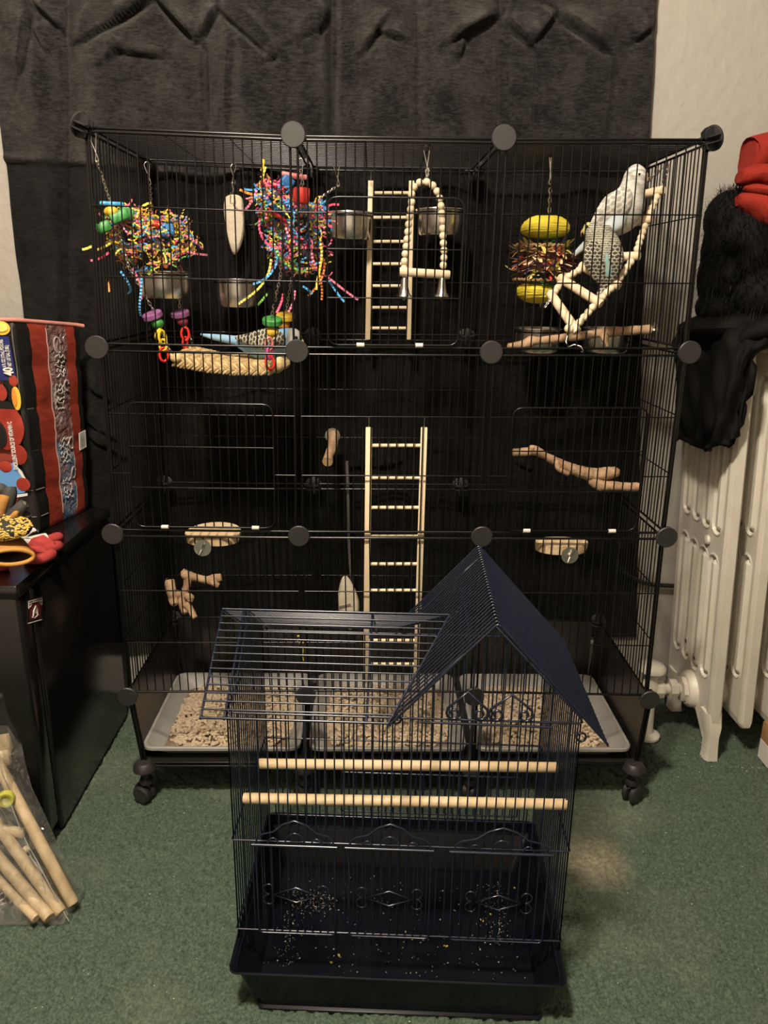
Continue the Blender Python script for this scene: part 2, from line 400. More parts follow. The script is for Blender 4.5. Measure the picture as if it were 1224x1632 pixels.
def panel(q, n=21, door=None, out=Vector((0, -1, 0)), flip=False):
    """q: top-left, top-right, bottom-right, bottom-left node; wires run top to bottom (or across when flip)"""
    q = inset(q); mb = MB(); mb.tube(rrect(q, .008), RF, 6, closed=True)
    for i in range(1, n):
        u = i/n
        a, b = (bil(q, u, 0), bil(q, u, 1)) if not flip else (bil(q, 0, u), bil(q, 1, u))
        if door and door[0] < u < door[2]: b = bil(q, u, door[1])
        mb.wire(a, b, RW)
    for j, v in enumerate((1/3, 2/3)):
        o = out*(.0025)
        if not flip:
            if door and j == 1:
                mb.wire(bil(q, 0, v)+o, bil(q, door[0], v)+o, RW); mb.wire(bil(q, door[2], v)+o, bil(q, 1, v)+o, RW)
            else: mb.wire(bil(q, 0, v)+o, bil(q, 1, v)+o, RW)
        else: mb.wire(bil(q, v, 0)+o, bil(q, v, 1)+o, RW)
    return mb.build('wire_panel', WIRE, cage), q
def door_of(q, d, clips):
    u0, v0, u1, v1 = d; o = Vector((0, -.006, 0))
    c = [bil(q, u0, v0)+o, bil(q, u1, v0)+o, bil(q, u1, v1)+o, bil(q, u0, v1)+o]
    mb = MB(); mb.tube(rrect(c, .02), .002, 6, closed=True)
    n = int(round((u1-u0)*21))
    for i in range(1, n): mb.wire(bil(c, i/n, 0), bil(c, i/n, 1), RW)
    for v in (.34, .67): mb.wire(bil(c, 0, v)+o*.4, bil(c, 1, v)+o*.4, RW)
    dr = mb.build('cage_door', WIRE, cage)
    for s in clips:
        k = MB(); p = bil(c, s, 1.0); t = (c[2]-c[3]).normalized()
        k.tube([p-t*.007, p+t*.007], .0042, 8); k.build('hinge_clip', CLEAR_W, dr)
DOORS = {(0, 1): ((.145, .26, .84, .985), (.25, .70)), (1, 0): ((.11, .27, .885, .975), (.21, .86)), (1, 2): ((.115, .28, .84, .985), (.16, .82))}
for r in range(3):
    for c in range(3):
        q = [NF[r][c], NF[r][c+1], NF[r+1][c+1], NF[r+1][c]]
        d = DOORS.get((r, c)); _, qi = panel(q, door=d[0] if d else None)
        if d: door_of(qi, *d)
        panel([NB[r][c], NB[r][c+1], NB[r+1][c+1], NB[r+1][c]], out=Vector((0, 1, 0)))
for c in range(3):
    panel([NF[0][c], NF[0][c+1], NB[0][c+1], NB[0][c]], out=Vector((0, 0, 1)), flip=True)
for r in range(3):
    panel([NF[r][0], NB[r][0], NB[r+1][0], NF[r+1][0]], out=Vector((-1, 0, 0)))
    panel([NF[r][3], NB[r][3], NB[r+1][3], NF[r+1][3]], out=Vector((1, 0, 0)))
def connector(p, nrm, R=.0215):
    nrm = Vector(nrm).normalized(); u, v = orth(nrm); mb = MB()
    mb.lathe([(.0, .012), (R*.93, .012), (R, .0105), (R, .0075), (R*.93, .0065), (0, .0065)], 28, p, nrm)
    for a in range(4):
        d = u*math.cos(a*pi/2)+v*math.sin(a*pi/2); w_ = nrm.cross(d)
        for s in (-1, 1):
            b0 = p+w_*s*.0042
            mb.prism([b0+d*.002+nrm*.008, b0+d*.0205+nrm*.008, b0+d*.0195-nrm*.003, b0+d*.014-nrm*.013, b0+d*.002-nrm*.014], w_*.0018*s)
    return mb.build('connector', PLASTIC, cage)
for r in range(4):
    for c in range(4):
        n = (0, -1, 0)
        if r == 0 and c == 0: n = (-.80, .38, .40)
        elif r == 0 and c == 3: n = (.86, .36, .28)
        connector(NF[r][c], n)
        nb = (0, 1, 0)
        if r == 0 and c in (0, 3): nb = (-.8 if c == 0 else .8, .4, .3)
        connector(NB[r][c], nb)
# base: posts, skirts, floor sheet
ZB = .098
def base():
    mb = MB()
    xs = [NF[3][c].x for c in range(4)]; xb = [P(228, 1214, 0).x, -.183, .183, P(1012, 1218, 0).x]
    for c in range(4):
        mb = MB(); mb.wire(NF[3][c], Vector((xb[c], 0, ZB)), .0036, 6); mb.wire(NF[3][c]+Vector((.007, 0, 0)), Vector((xb[c]+.007, 0, ZB)), .0032, 6); mb.build('post', WIRE, cage)
        mb = MB(); mb.wire(NB[3][c], Vector((xb[c], B, ZB)), .0032, 6); mb.build('post', WIRE, cage)
    mb = MB()
    for y in (0, B):
        mb.wire((xb[0], y, ZB), (xb[3], y, ZB), .0026, 6); mb.wire((xb[0], y, ZB-.009), (xb[3], y, ZB-.009), .0026, 6)
    for c in range(4): mb.wire((xb[c], 0, ZB-.004), (xb[c], B, ZB-.004), .0026, 6)
    for i in range(1, 60): mb.wire((xb[0]+(xb[3]-xb[0])*i/60, 0, ZB-.004), (xb[0]+(xb[3]-xb[0])*i/60, B, ZB-.004), .0012, 4)
    mb.build('bottom_frame', WIRE, cage)
    for c in (0, 3):
        a, b = Vector((xb[c], .004, ZB)), NF[3][c]+Vector((0, .004, 0)); s = -1 if c == 0 else 1
        k = MB(); k.prism([a, Vector((a.x, B, ZB)), Vector((b.x, B, b.z)), b], (s*.0015, 0, 0)); k.build('side_skirt', SKIRT, cage)
    k = MB(); k.box((0, B, (ZB+NF[3][1].z)/2), (xb[3]-xb[0], .002, NF[3][1].z-ZB)); k.build('back_skirt', SKIRT, cage)
    k = MB(); k.box((0, B/2, ZB+.0005), (xb[3]-xb[0]-.006, B-.006, .001)); k.build('bottom_sheet', SKIRT, cage)
    return xb
XB = base()
def caster(x, y, rot):
    k = MB(); R = Matrix.Rotation(rot, 3, 'Z')
    k.lathe([(0, ZB+.008), (.016, ZB+.006), (.023, ZB-.002), (.0245, ZB-.012), (0, ZB-.013)], 18, (x, y-.004, 0))
    k.lathe([(.009, ZB-.012), (.009, .05), (.0, .048)], 12, (x, y, 0))
    k.lathe([(.012, .062), (.015, .055), (.013, .047), (0, .046)], 14, (x, y, 0))
    cs = k.build('caster', PLASTIC, cage)
    f = Vector((x, y, 0)) + R @ Vector((0, .008, .021))
    ax = R @ Vector((1, 0, 0))
    for s in (-1, 1):
        k = MB(); k.lathe([(0, s*.003), (.018, s*.003), (.0205, s*.005), (.0205, s*.013), (.017, s*.016), (.006, s*.0155), (0, s*.015)], 22, f, ax); k.build('wheel', PLASTIC, cs)
    k = MB(); pts = []
    rr = .0225
    pr = [f+(R @ Vector((0, math.cos(a)*rr, math.sin(a)*rr))) for a in np.linspace(-.2, pi*.75, 9)]
    k.tube(pr, .0035, 6); k.build('hood', PLASTIC, cs)
for i, c in enumerate((0, 1, 2, 3)):
    caster(XB[c]+(.004 if c == 0 else -.004 if c == 3 else 0), -.002, (1.2, .6, -.5, -.9)[i]); caster(XB[c], B-.004, (.3, 2.2, 1.0, -.4)[i])

# ------------------------------------------------------------------ litter trays
def rr_loop(cx, cy, w_, d, r, z, k=5):
    out = []
    for q in range(4):
        sx = (1, -1, -1, 1)[q]; sy = (1, 1, -1, -1)[q]
        for t in range(k):
            a = q*pi/2+t*pi/2/(k-1); out.append(Vector((cx+sx*(w_/2-r)+r*math.cos(a), cy+sy*(d/2-r)+r*math.sin(a), z)))
    return out
def tray(i, xa, xb, label):
    cx, cy, w_, d = (xa+xb)/2, .172, xb-xa, .338
    t = thing('litter_tray', label, 'tray', (cx, cy, ZB+.0015), 'grey litter trays under the wire cage')
    z0, z1 = ZB+.0015, .131
    mb = MB()
    rings = [rr_loop(cx, cy, w_-.07, d-.06, .02, z0), rr_loop(cx, cy, w_-.014, d-.014, .022, z1-.008), rr_loop(cx, cy, w_, d, .024, z1-.006), rr_loop(cx, cy, w_, d, .024, z1),
             rr_loop(cx, cy, w_-.004, d-.004, .023, z1+.002), rr_loop(cx, cy, w_-.014, d-.014, .02, z1+.001), rr_loop(cx, cy, w_-.018, d-.018, .02, z1-.004), rr_loop(cx, cy, w_-.075, d-.065, .02, z0+.002)]
    mb.loft(rings); mb.build('tray_body', TRAY, t)
    # pellets
    r = random.Random(30+i); m2 = MB(); n = 2000
    sx, sy = (w_-(.062, .052, .058)[i])/2, (d-.055)/2
    cap = []
    for q in range(n):
        lay = q/n
        while True:
            x, y = r.uniform(-1, 1), r.uniform(-1, 1)
            if abs(x)**4+abs(y)**4 < 1: break
        ed = 1-max(abs(x), abs(y))
        hh = .004+.024*min(1, ed*3.2)*(.75+.35*math.sin(x*5+i*2)*math.cos(y*4+i))
        p = Vector((cx+x*sx*(.96 if i else .97)+(.005 if i == 0 else 0), cy+y*sy*1.0+.002, z0+.004+hh*(.55+.45*lay)))
        a = r.uniform(0, pi); el = r.uniform(-.45, .45); ln = r.uniform(.0048, .0095); rad = r.uniform(.0030, .0040)
        dv = Vector((math.cos(a)*math.cos(el), math.sin(a)*math.cos(el), math.sin(el)))
        m2.tube([p-dv*ln, p-dv*ln*.75, p+dv*ln*.75, p+dv*ln], [rad*.6, rad, rad, rad*.6], 6)
    # bed below the loose top pellets, darkened to paint the shade in the gaps
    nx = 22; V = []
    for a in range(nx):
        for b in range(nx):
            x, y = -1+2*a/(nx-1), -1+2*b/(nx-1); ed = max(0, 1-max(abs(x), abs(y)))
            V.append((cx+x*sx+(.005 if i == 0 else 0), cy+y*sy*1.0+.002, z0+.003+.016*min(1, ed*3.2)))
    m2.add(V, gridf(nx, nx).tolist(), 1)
    o = m2.build('wood_pellets', [PELLET, PELLET_SHADE], None, (cx, cy, z0+.003))
    tag(o, ('tan wood pellet litter in the left grey tray', 'tan wood pellet litter in the middle grey tray', 'tan wood pellet litter in the right grey tray')[i], 'litter', 'pellet litter', 'stuff')
for i, (a, b, l) in enumerate([(-.540, -.193, 'grey plastic litter tray of tan pellets, leftmost of the three under the cage'), (-.176, .174, 'grey plastic litter tray of tan pellets, middle one behind the small cage'), (.191, .541, 'grey plastic litter tray of tan pellets, rightmost by the radiator valve')]):
    tray(i, a, b, l)

# ------------------------------------------------------------------ things hanging in the large cage
def chain(mb, a, b, ln=.0085, wr=.0007, sag=0):
    a, b = Vector(a), Vector(b); d = b-a; n = max(2, int(d.length/(ln*.78))); t = d.normalized(); u, v = orth(t)
    for i in range(n):
        c = a + d*((i+.5)/n); w_ = (u if i % 2 else v)
        mb.tube([c+t*(math.sin(k*pi/4)*ln*.55)+w_*(math.cos(k*pi/4)*ln*.28) for k in range(8)], wr, 4, closed=True)
def clip(mb, top, bot, wr=.0008, wd=.006):
    top, bot = Vector(top), Vector(bot)
    mb.tube([top+Vector((-wd, 0, 0)), bot+Vector((.001, 0, .004)), bot+Vector((.003, 0, -.004)), bot+Vector((0, 0, -.007)), bot+Vector((-.003, 0, -.004)), bot+Vector((-.001, 0, .004)), top+Vector((wd, 0, .002))], wr, 5)
    mb.tube([top+Vector((-wd, 0, 0)), top+Vector((-wd*.5, .003, .006)), top+Vector((wd*.5, .003, .007)), top+Vector((wd, 0, .002))], wr, 5)
PCOL = [(.80, .10, .20), (.85, .58, .06), (.06, .30, .72), (.20, .50, .08), (.85, .28, .05), (.10, .42, .78), (.85, .22, .36), (.78, .66, .12)]
CRINK = [mat('crinkle_%d' % i, c, .55) for i, c in enumerate(PCOL)]
def crinkle(mb, p, d, length, mi, r, wid=.0016, curl=.5, g=0.):
    """one zig-zag strip of crinkle-cut paper"""
    p = Vector(p); d = Vector(d).normalized(); st = .0034; n = max(4, int(length/st))
    u, v = orth(d); A = []; C_ = []
    ax = Vector((r.uniform(-1, 1), r.uniform(-1, 1), r.uniform(-1, 1))).normalized()
    for i in range(n):
        d = (d + ax.cross(d)*curl*.12 + Vector((0, 0, -g))).normalized()
        u = (u-d*u.dot(d)).normalized(); w_ = d.cross(u)
        p = p + d*st; q = p + u*(.0011 if i % 2 else -.0011)
        A.append(q+w_*wid); C_.append(q-w_*wid)
    V = A+C_; th = u*.0004
    mb.add(V, [[i, i+1, n+i+1, n+i] for i in range(n-1)], mi, False)
    return p
hm = thing('hammock_toy', 'seagrass mat hammock hung on chains with bright crinkle paper at both ends', 'bird toy', P(350, 575, .14))
def hammock():
    r = random.Random(5)
    # chains: ceiling -> paper -> disc -> mat corner
    ch = [((148, 222, .01), (176, 322, .05), (205, 425, .07), (243, 492, .07), (272, 562, .07)),
          ((234, 266, .34), (243, 345, .3), (285, 430, .24), (286, 490, .22), (310, 556, .23)),
          ((478, 262, .10), (452, 330, .09), (447, 440, .07), (432, 508, .06), (430, 585, .07)),
          ((536, 268, .34), (490, 330, .28), (468, 420, .2), (455, 505, .19), (462, 572, .22))]
    for c in ch:
        k = MB(); pts = [P(*q) for q in c]; clip(k, pts[0]+Vector((0, 0, .004)), pts[0]+Vector((.004, 0, -.03)))
        chain(k, pts[0]+Vector((.004, 0, -.034)), pts[1]); chain(k, pts[1], pts[2]); chain(k, pts[2], pts[3]); chain(k, pts[3], pts[4])
        k.build('chain', ZINC, hm)
    # paper
    def bundle(cs, n, strands, pal):
        mb = MB()
        for (px, py, y, rx, rz, ry) in cs:
            c = P(px, py, y); s = S(px, py, y)
            mb.ball(c, (rx*s*.5, ry*.5, rz*s*.5), 12, 8, 8)  # dark core painted as the shade between the strips
            for q in range(n):
                while True:
                    o = Vector((r.uniform(-1, 1), r.uniform(-1, 1), r.uniform(-1, 1)))
                    if .45 < o.length < 1: break
                p = c+Vector((o.x*rx*s, o.y*ry, o.z*rz*s)); d = Vector((o.x*.4+r.uniform(-1, 1), r.uniform(-.8, .8), o.z*.2+r.uniform(-.9, .7)))
                crinkle(mb, p-d.normalized()*.014, d, r.uniform(.014, .036), r.choice(pal), r, r.uniform(.0011, .0018), r.uniform(.8, 3.2))
        for (px, py, y, dx, dz, ln, mi) in strands:
            crinkle(mb, P(px, py, y), (dx, r.uniform(-.2, .2), dz), ln, mi, r, .0021, .8, .02)
        stuff(mb.build('crinkle_paper', CRINK+[mat('crinkle_shade_core', (.05, .035, .05), .9)], hm))
    bundle([(205, 368, .09, 40, 36, .03), (232, 395, .13, 56, 42, .04), (262, 385, .2, 52, 34, .05), (255, 360, .17, 50, 22, .04)], 250,
           [(290, 372, .16, .8, -.45, .06, 6), (275, 405, .17, 1, .05, .09, 7), (285, 395, .18, .9, -.5, .085, 6), (180, 385, .06, -.8, -.5, .06, 7), (175, 400, .07, -.5, -.6, .045, 0),
            (190, 430, .08, .4, -.5, .08, 5), (225, 440, .07, .1, -1, .085, 5), (170, 440, .08, .2, -.9, .04, 4), (222, 325, .07, .05, -1, .12, 6), (210, 425, .1, .3, -.7, .07, 6), (285, 420, .2, .5, -.8, .05, 0),
            (150, 390, .05, -.7, -.5, .025, 7), (218, 350, .07, 0, .9, .045, 7), (268, 355, .15, .1, .8, .025, 7)], [7, 7, 1, 1, 5, 5, 2, 6, 0, 4, 3, 6])
    bundle([(432, 315, .08, 34, 30, .035), (480, 360, .13, 42, 30, .04), (485, 405, .15, 46, 34, .04), (450, 385, .1, 26, 34, .03), (500, 345, .2, 30, 22, .04), (455, 345, .12, 40, 28, .04)], 170,
           [(410, 300, .07, -.35, -1, .10, 6), (415, 345, .07, -.3, -.6, .09, 0), (405, 310, .07, -1, .1, .03, 4), (437, 385, .07, .0, -1, .09, 3), (432, 410, .08, -.05, -1, .12, 7), (428, 465, .07, -.5, -.7, .05, 3),
            (455, 360, .06, .1, -1, .08, 6), (497, 400, .09, -.05, -1, .1, 6), (505, 425, .12, .3, -1, .07, 4), (520, 440, .14, .7, -.5, .08, 6), (522, 445, .15, .6, -.7, .06, 5), (515, 410, .16, .3, -.9, .09, 4),
            (452, 465, .08, -.1, -1, .05, 0), (470, 460, .12, 0, -1, .05, 6), (418, 290, .07, .1, .9, .03, 7), (510, 385, .1, .3, -.9, .10, 1), (480, 455, .12, .5, -.2, .03, 5), (415, 275, .08, .4, .7, .03, 1), (440, 400, .08, .3, -.8, .09, 5), (520, 330, .2, .7, .5, .03, 0)], [5, 5, 2, 2, 6, 0, 0, 1, 7, 3, 4, 6])
    # wooden blocks and plastic bits among the paper
    BL = {k: mat('block_'+k, c, .5) for k, c in dict(blue=(.04, .17, .42), sky=(.05, .33, .62), green=(.05, .26, .06), red=(.50, .03, .02), yellow=(.70, .45, .04), pink=(.66, .22, .20), purple=(.26, .09, .24), orange=(.70, .25, .02), plum=(.22, .03, .06)).items()}
    def blk(name, col, px, py, y, size, ang, bev=.003):
        k = MB(); R = Matrix.Rotation(ang, 3, 'Y') @ Matrix.Rotation(.4, 3, 'Z'); k.rbox(P(px, py, y), size, bev, R=R); o = k.build(name, BL[col], hm); o['label'] = col+' '+name.replace('_', ' '); return o
    blk('wooden_stick', 'sky', 178, 325, .05, (.043, .008, .008), 0)
    k = MB(); k.ball(P(178, 338, .05), (.014, .014, .010)); k.build('wooden_bead', BL['yellow'], hm)
    blk('wooden_block', 'green', 190, 345, .05, (.034, .016, .018), -.45); blk('wooden_block', 'green', 165, 362, .05, (.026, .016, .018), -.4)
    blk('wooden_block', 'blue', 258, 368, .14, (.045, .022, .022), -.15); blk('wooden_block', 'green', 248, 350, .18, (.026, .012, .010), .2); blk('wooden_block', 'green', 203, 340, .06, (.022, .014, .02), .3)
    k = MB(); k.ball(P(246, 359, .13), (.015, .012, .010)); k.build('wooden_bead', BL['red'], hm)
    blk('wooden_block', 'red', 480, 312, .06, (.026, .026, .028), .06); blk('wooden_stick', 'pink', 462, 279, .1, (.034, .01, .009), .1); blk('wooden_block', 'blue', 457, 290, .1, (.024, .018, .022), .7)
    blk('wooden_stick', 'red', 437, 297, .08, (.05, .010, .006), .15); blk('wooden_block', 'blue', 437, 328, .07, (.046, .012, .010), .5); blk('wooden_stick', 'pink', 478, 282, .16, (.03, .01, .009), 0)
    blk('wooden_stick', 'red', 440, 342, .07, (.045, .008, .007), .55)
    # discs, cups, plastic links at the mat corners
    def disc(col, px, py, y, tilt, col2, dx=3, dy=15):
        c = P(px, py, y); ax = Vector((math.sin(tilt), -.25, math.cos(tilt))); k = MB()
        k.lathe([(0, -.006), (.0175, -.006), (.0195, -.004), (.0195, .004), (.0175, .006), (0, .006)], 24, c, ax); o = k.build('wooden_disc', BL[col], hm); o['label'] = col+' wooden disc'
        c2 = P(px+dx, py+dy, y); k = MB(); k.ball(c2, (.0125, .0125, .0105)); o = k.build('wooden_bead', BL[col2], hm); o['label'] = col2+' wooden bead'
    disc('purple', 243, 503, .07, -.28, 'green', 8, 12); disc('purple', 287, 500, .22, -.1, 'plum', 4, 12); disc('green', 434, 512, .06, .05, 'yellow', 0, 17); disc('yellow', 455, 505, .19, .03, 'orange', -2, 13)
    PLK = [mat('plastic_link_%d' % i, c, .25, spec=.5) for i, c in enumerate([(.75, .52, .03), (.75, .03, .02), (.45, .08, .30), (.70, .25, .22)])]
    def link(px, py, y, h, mi, ang, tw):
        c = P(px, py, y); s = S(px, py, y); R = Matrix.Rotation(ang, 3, 'Y') @ Matrix.Rotation(tw, 3, 'Z'); k = MB(); a, b = h*s*.5, h*s*.3
        k.tube([c+R @ Vector((math.cos(t)*b, 0, math.sin(t)*a)) for t in np.linspace(0, 2*pi, 15)[:-1]], .0026, 7, closed=True); k.build('plastic_link', PLK[mi], hm)
    link(259, 538, .05, 22, 0, -.1, .9); link(260, 550, .05, 18, 0, .1, .2); link(261, 565, .05, 22, 1, .05, .5); link(295, 532, .2, 20, 1, 0, .3); link(295, 546, .2, 18, 1, .1, 1.1)
    link(429, 548, .04, 20, 3, 0, .6); link(430, 562, .04, 20, 2, .05, .9); link(430, 578, .04, 22, 1, -.1, .3); link(252, 532, .06, 16, 0, .5, 1.2)
    # the seagrass mat: rows of braids
    SEAD = mat('seagrass_dark', (.40, .27, .12), .8); SEA = mat('seagrass', (.70, .54, .29), .8, 0, col2=(.52, .37, .17), nscale=90, bump=.5, bscale=250)
    A, Bq, C_, D = P(278, 570, .07), P(436, 584, .07), P(462, 570, .25), P(305, 556, .25)
    for row in range(9):
        k = MB(); v = (row+.5)/9
        a, b = A*(1-v)+D*v, Bq*(1-v)+C_*v; t = (b-a).normalized(); s = Vector((0, 1, 0)); up = t.cross(s).normalized()*-1
        if up.z < 0: up = -up
        n = 26
        for q in range(n):
            for lay in ((0, 1) if row else (0, 1, 2, 3)):
                u = (q+.5*(lay % 2))/n; c0 = a+(b-a)*u+Vector((0, 0, -.008*math.sin(pi*u)))
                if lay < 2: c0 = c0+up*.003+s*(.004 if lay else -.004); dv = (t*.9+s*(.75 if lay else -.75)+up*.15).normalized()
                else: c0 = c0+up*(-.001 if lay == 2 else -.010)-s*.010; dv = (t*.9+up*(.75 if lay == 3 else -.75)-s*.1).normalized()
                c0 = c0+up*r.uniform(-.001, .001)
                k.tube([c0-dv*.0105, c0-dv*.007, c0, c0+dv*.007, c0+dv*.0105], [.0018, .0034, .0040, .0034, .0018], 6, (q+lay) % 2)
        k.build('braid', [SEA, SEAD], hm)
    k = MB(); k.ball(P(440, 585, .07), (.016, .014, .012)); k.ball(P(452, 578, .12), (.014, .012, .013)); k.ball(P(281, 571, .07), (.012, .012, .009)); k.ball(P(446, 580, .06), (.012, .012, .014)); k.build('mat_knot', SEA, hm)
hammock()

def steel_bowl(px, py, y, wpx, hpx, label, mount):
    """py: centre of the bowl's visible side"""
    c = P(px, py, y); s = S(px, py, y); r = wpx*s/2; h = hpx*s*.92
    t = thing('steel_bowl', label, 'bowl', (c.x, c.y, c.z-h/2), 'steel feeding bowls clipped to the cage')
    k = MB(); z0, z1 = c.z-h/2, c.z+h/2; o = (c.x, c.y, 0)
    k.lathe([(0, z0), (r*.84, z0), (r*.91, z0+h*.08), (r*.95, z0+h*.5), (r*.96, z1-.003), (r*1.02, z1-.003), (r*1.06, z1-.001), (r*1.05, z1+.001), (r*.98, z1+.001), (r*.93, z1-.003), (r*.91, z0+h*.3), (r*.84, z0+h*.1), (0, z0+h*.06)], 40, o)
    k.build('bowl', STEEL, t)
    k = MB(); zr = z1-.007; k.tube([Vector((c.x+math.cos(a)*r*1.02, c.y+math.sin(a)*r*1.02, zr)) for a in np.linspace(0, 2*pi, 29)[:-1]], .0018, 6, closed=True)
    m = Vector(mount)
    d = Vector((m.x*1, m.y*1, 0))
    sd = Vector((-d.y, d.x, 0))
    for q in (-1, 1):
        a = Vector((c.x, c.y, zr))+d*r*.98+sd*q*r*.3
        e = (B-.004-c.y) if d.y > .5 else .02
        e = max(e-r*.98, .004)
        k.tube([a, a+d*e, a+d*e+Vector((0, 0, .02)), a+d*(e+.005)+Vector((0, 0, .018))], .0016, 5)
    k.build('ring_holder', WIRE, t)
steel_bowl(262, 454, .22, 82, 44, 'steel bowl hanging behind the left crinkle paper', (-1, 0, 0))
steel_bowl(380, 467, .31, 72, 46, 'steel bowl below the top white cuttlebone', (0, 1, 0))
steel_bowl(557, 361, .31, 72, 44, 'steel bowl left of the top wooden ladder', (0, 1, 0))
steel_bowl(701, 355, .31, 74, 42, 'steel bowl right of the top ladder, behind the bead swing', (0, 1, 0))
steel_bowl(857, 542, .30, 74, 40, 'steel bowl below the yellow burger shaped toy', (0, 1, 0))
steel_bowl(965, 542, .30, 76, 40, 'steel bowl below the grey parakeet, behind the bead ladder foot', (0, 1, 0))

def cuttle(pts, y, label, wireclip, dark=None):
    """outline in survey pixels"""
    t = thing('cuttlebone', label, 'cuttlebone', P(pts[0][0], pts[0][1], y), 'white cuttlebones'); n = len(pts); c = sum((P(*p, y) for p in pts), Vector())/n
    k = MB(); rings = []
    for yy, s in ((-.011, .62), (-.009, .86), (-.004, .97), (0, 1.), (.004, .95), (.006, .75)):
        rings.append([c+(P(*p, y)-c)*s+Vector((0, yy, 0)) for p in pts])
    k.loft(rings, smooth=True); k.build('bone', BONE, t)
    k = MB()
    if wireclip:
        a = P(*wireclip[0], y); b = P(*wireclip[1], y); clip(k, a, (a+b)/2); clip(k, (a+b)/2-Vector((0, 0, .006)), b, wd=.004)
        k.tube([b+Vector((-.004, -.013, 0)), b+Vector((-.006, -.013, -.02)), b+Vector((.006, -.013, -.02)), b+Vector((.004, -.013, 0))], .0008, 5)
        k.build('wire_clip', ZINC, t)
    elif dark:
        k.box(P(*dark, y-.012), (.03, .003, .006), R=Matrix.Rotation(-.25, 3, 'Y')); k.build('dark_bar', mat('dull_grey', (.16, .15, .13), .5), t)  # dark bar laid across the bone
def smooth_closed(pts, k=3):
    for _ in range(2):
        pts = [q for i in range(len(pts)) for q in ((pts[i][0]*.75+pts[(i+1) % len(pts)][0]*.25, pts[i][1]*.75+pts[(i+1) % len(pts)][1]*.25), (pts[i][0]*.25+pts[(i+1) % len(pts)][0]*.75, pts[i][1]*.25+pts[(i+1) % len(pts)][1]*.75))]
    return pts
cuttle(smooth_closed([(359, 310), (385, 310), (389, 330), (391, 360), (386, 390), (377, 405), (371, 406), (364, 385), (358, 350), (356, 330)]), .34, 'white cuttlebone hanging by a wire clip beside the crinkle paper', ((372, 266), (372, 308)))
cuttle(smooth_closed([(546, 917), (555, 918), (566, 938), (573, 958), (572, 980), (562, 1003), (555, 1004), (543, 985), (537, 960), (540, 935)]), .345, 'white cuttlebone fixed low on the back wires, left of the lower ladder', None, (550, 966))

def ladder(lt, rt, lb, rb, y, rungs, rw, label):
    A, Bq, C_, D = P(*lt, y), P(*rt, y), P(*rb, y), P(*lb, y)
    t = thing('toy_ladder', label, 'ladder', (A+Bq)/2, 'pale wooden bird ladders')
    for a, b in ((A, D), (Bq, C_)):
        k = MB(); d = (b-a); s = Vector((1, 0, 0)); R = Matrix.Identity(3); L_ = d.length; z = -d.normalized(); x = s-z*s.dot(z); x.normalize(); yv = z.cross(x)
        R = Matrix((x, yv, z)).transposed(); k.rbox((a+b)/2, (rw, .009, L_), .0012, R=R); k.build('rail', PALE, t)
        k = MB(); u = -d.normalized(); k.tube([a-u*.01, a+u*.012, a+u*.016+Vector((0, -.002, 0)), a+u*.02+Vector((0, -.006, 0)), a+u*.017+Vector((0, -.010, 0))], .0009, 5); k.build('hook', ZINC, t)
    for v in rungs:
        a, b = A*(1-v)+D*v, Bq*(1-v)+C_*v; k = MB(); k.tube([a, b], .0036, 10); k.build('rung', PALEX, t)
ladder((591, 288), (656, 288), (586, 541), (651, 541), .345, [.073, .222, .37, .51, .65, .79, .925], .0115, 'pale wooden ladder hooked high on the back wires, between two steel bowls')
ladder((588, 681), (676, 681), (583, 1088), (663, 1088), .012, [.065, .182, .293, .403, .51, .615, .715, .82, .92], .0125, 'pale wooden ladder hooked to the front wires in the lower middle')

# bead swing and bead ladder share one bead mesh
def bead_mesh():
    k = MB(); k.lathe([(.001, -.0068), (.0038, -.0061), (.0060, -.0038), (.0070, 0), (.0060, .0038), (.0038, .0061), (.001, .0068)], 14); k.ang = 1.4; o = k.build('bead', BEAD); return o
def put_beads(proto, t, pts, sz, first):
    off = Vector(OFF[t.name])
    for i, (p, d) in enumerate(pts):
        if first[0]: o = proto; o.parent = t; first[0] = False
        else: o = clone(proto, t)
        o.location = p-off; o.rotation_euler = Vector(d).to_track_quat('Z', 'Y').to_euler(); o.scale = (sz, sz, sz)
def resample(pts, step):
    out = []; acc = 0.
    for i in range(len(pts)-1):
        a, b = pts[i], pts[i+1]; l = (b-a).length; d = (b-a)/l; s = -acc if False else (step-acc if out else 0)
        while s <= l:
            out.append((a+d*s, d)); s += step
        acc = l-(s-step)
    return out
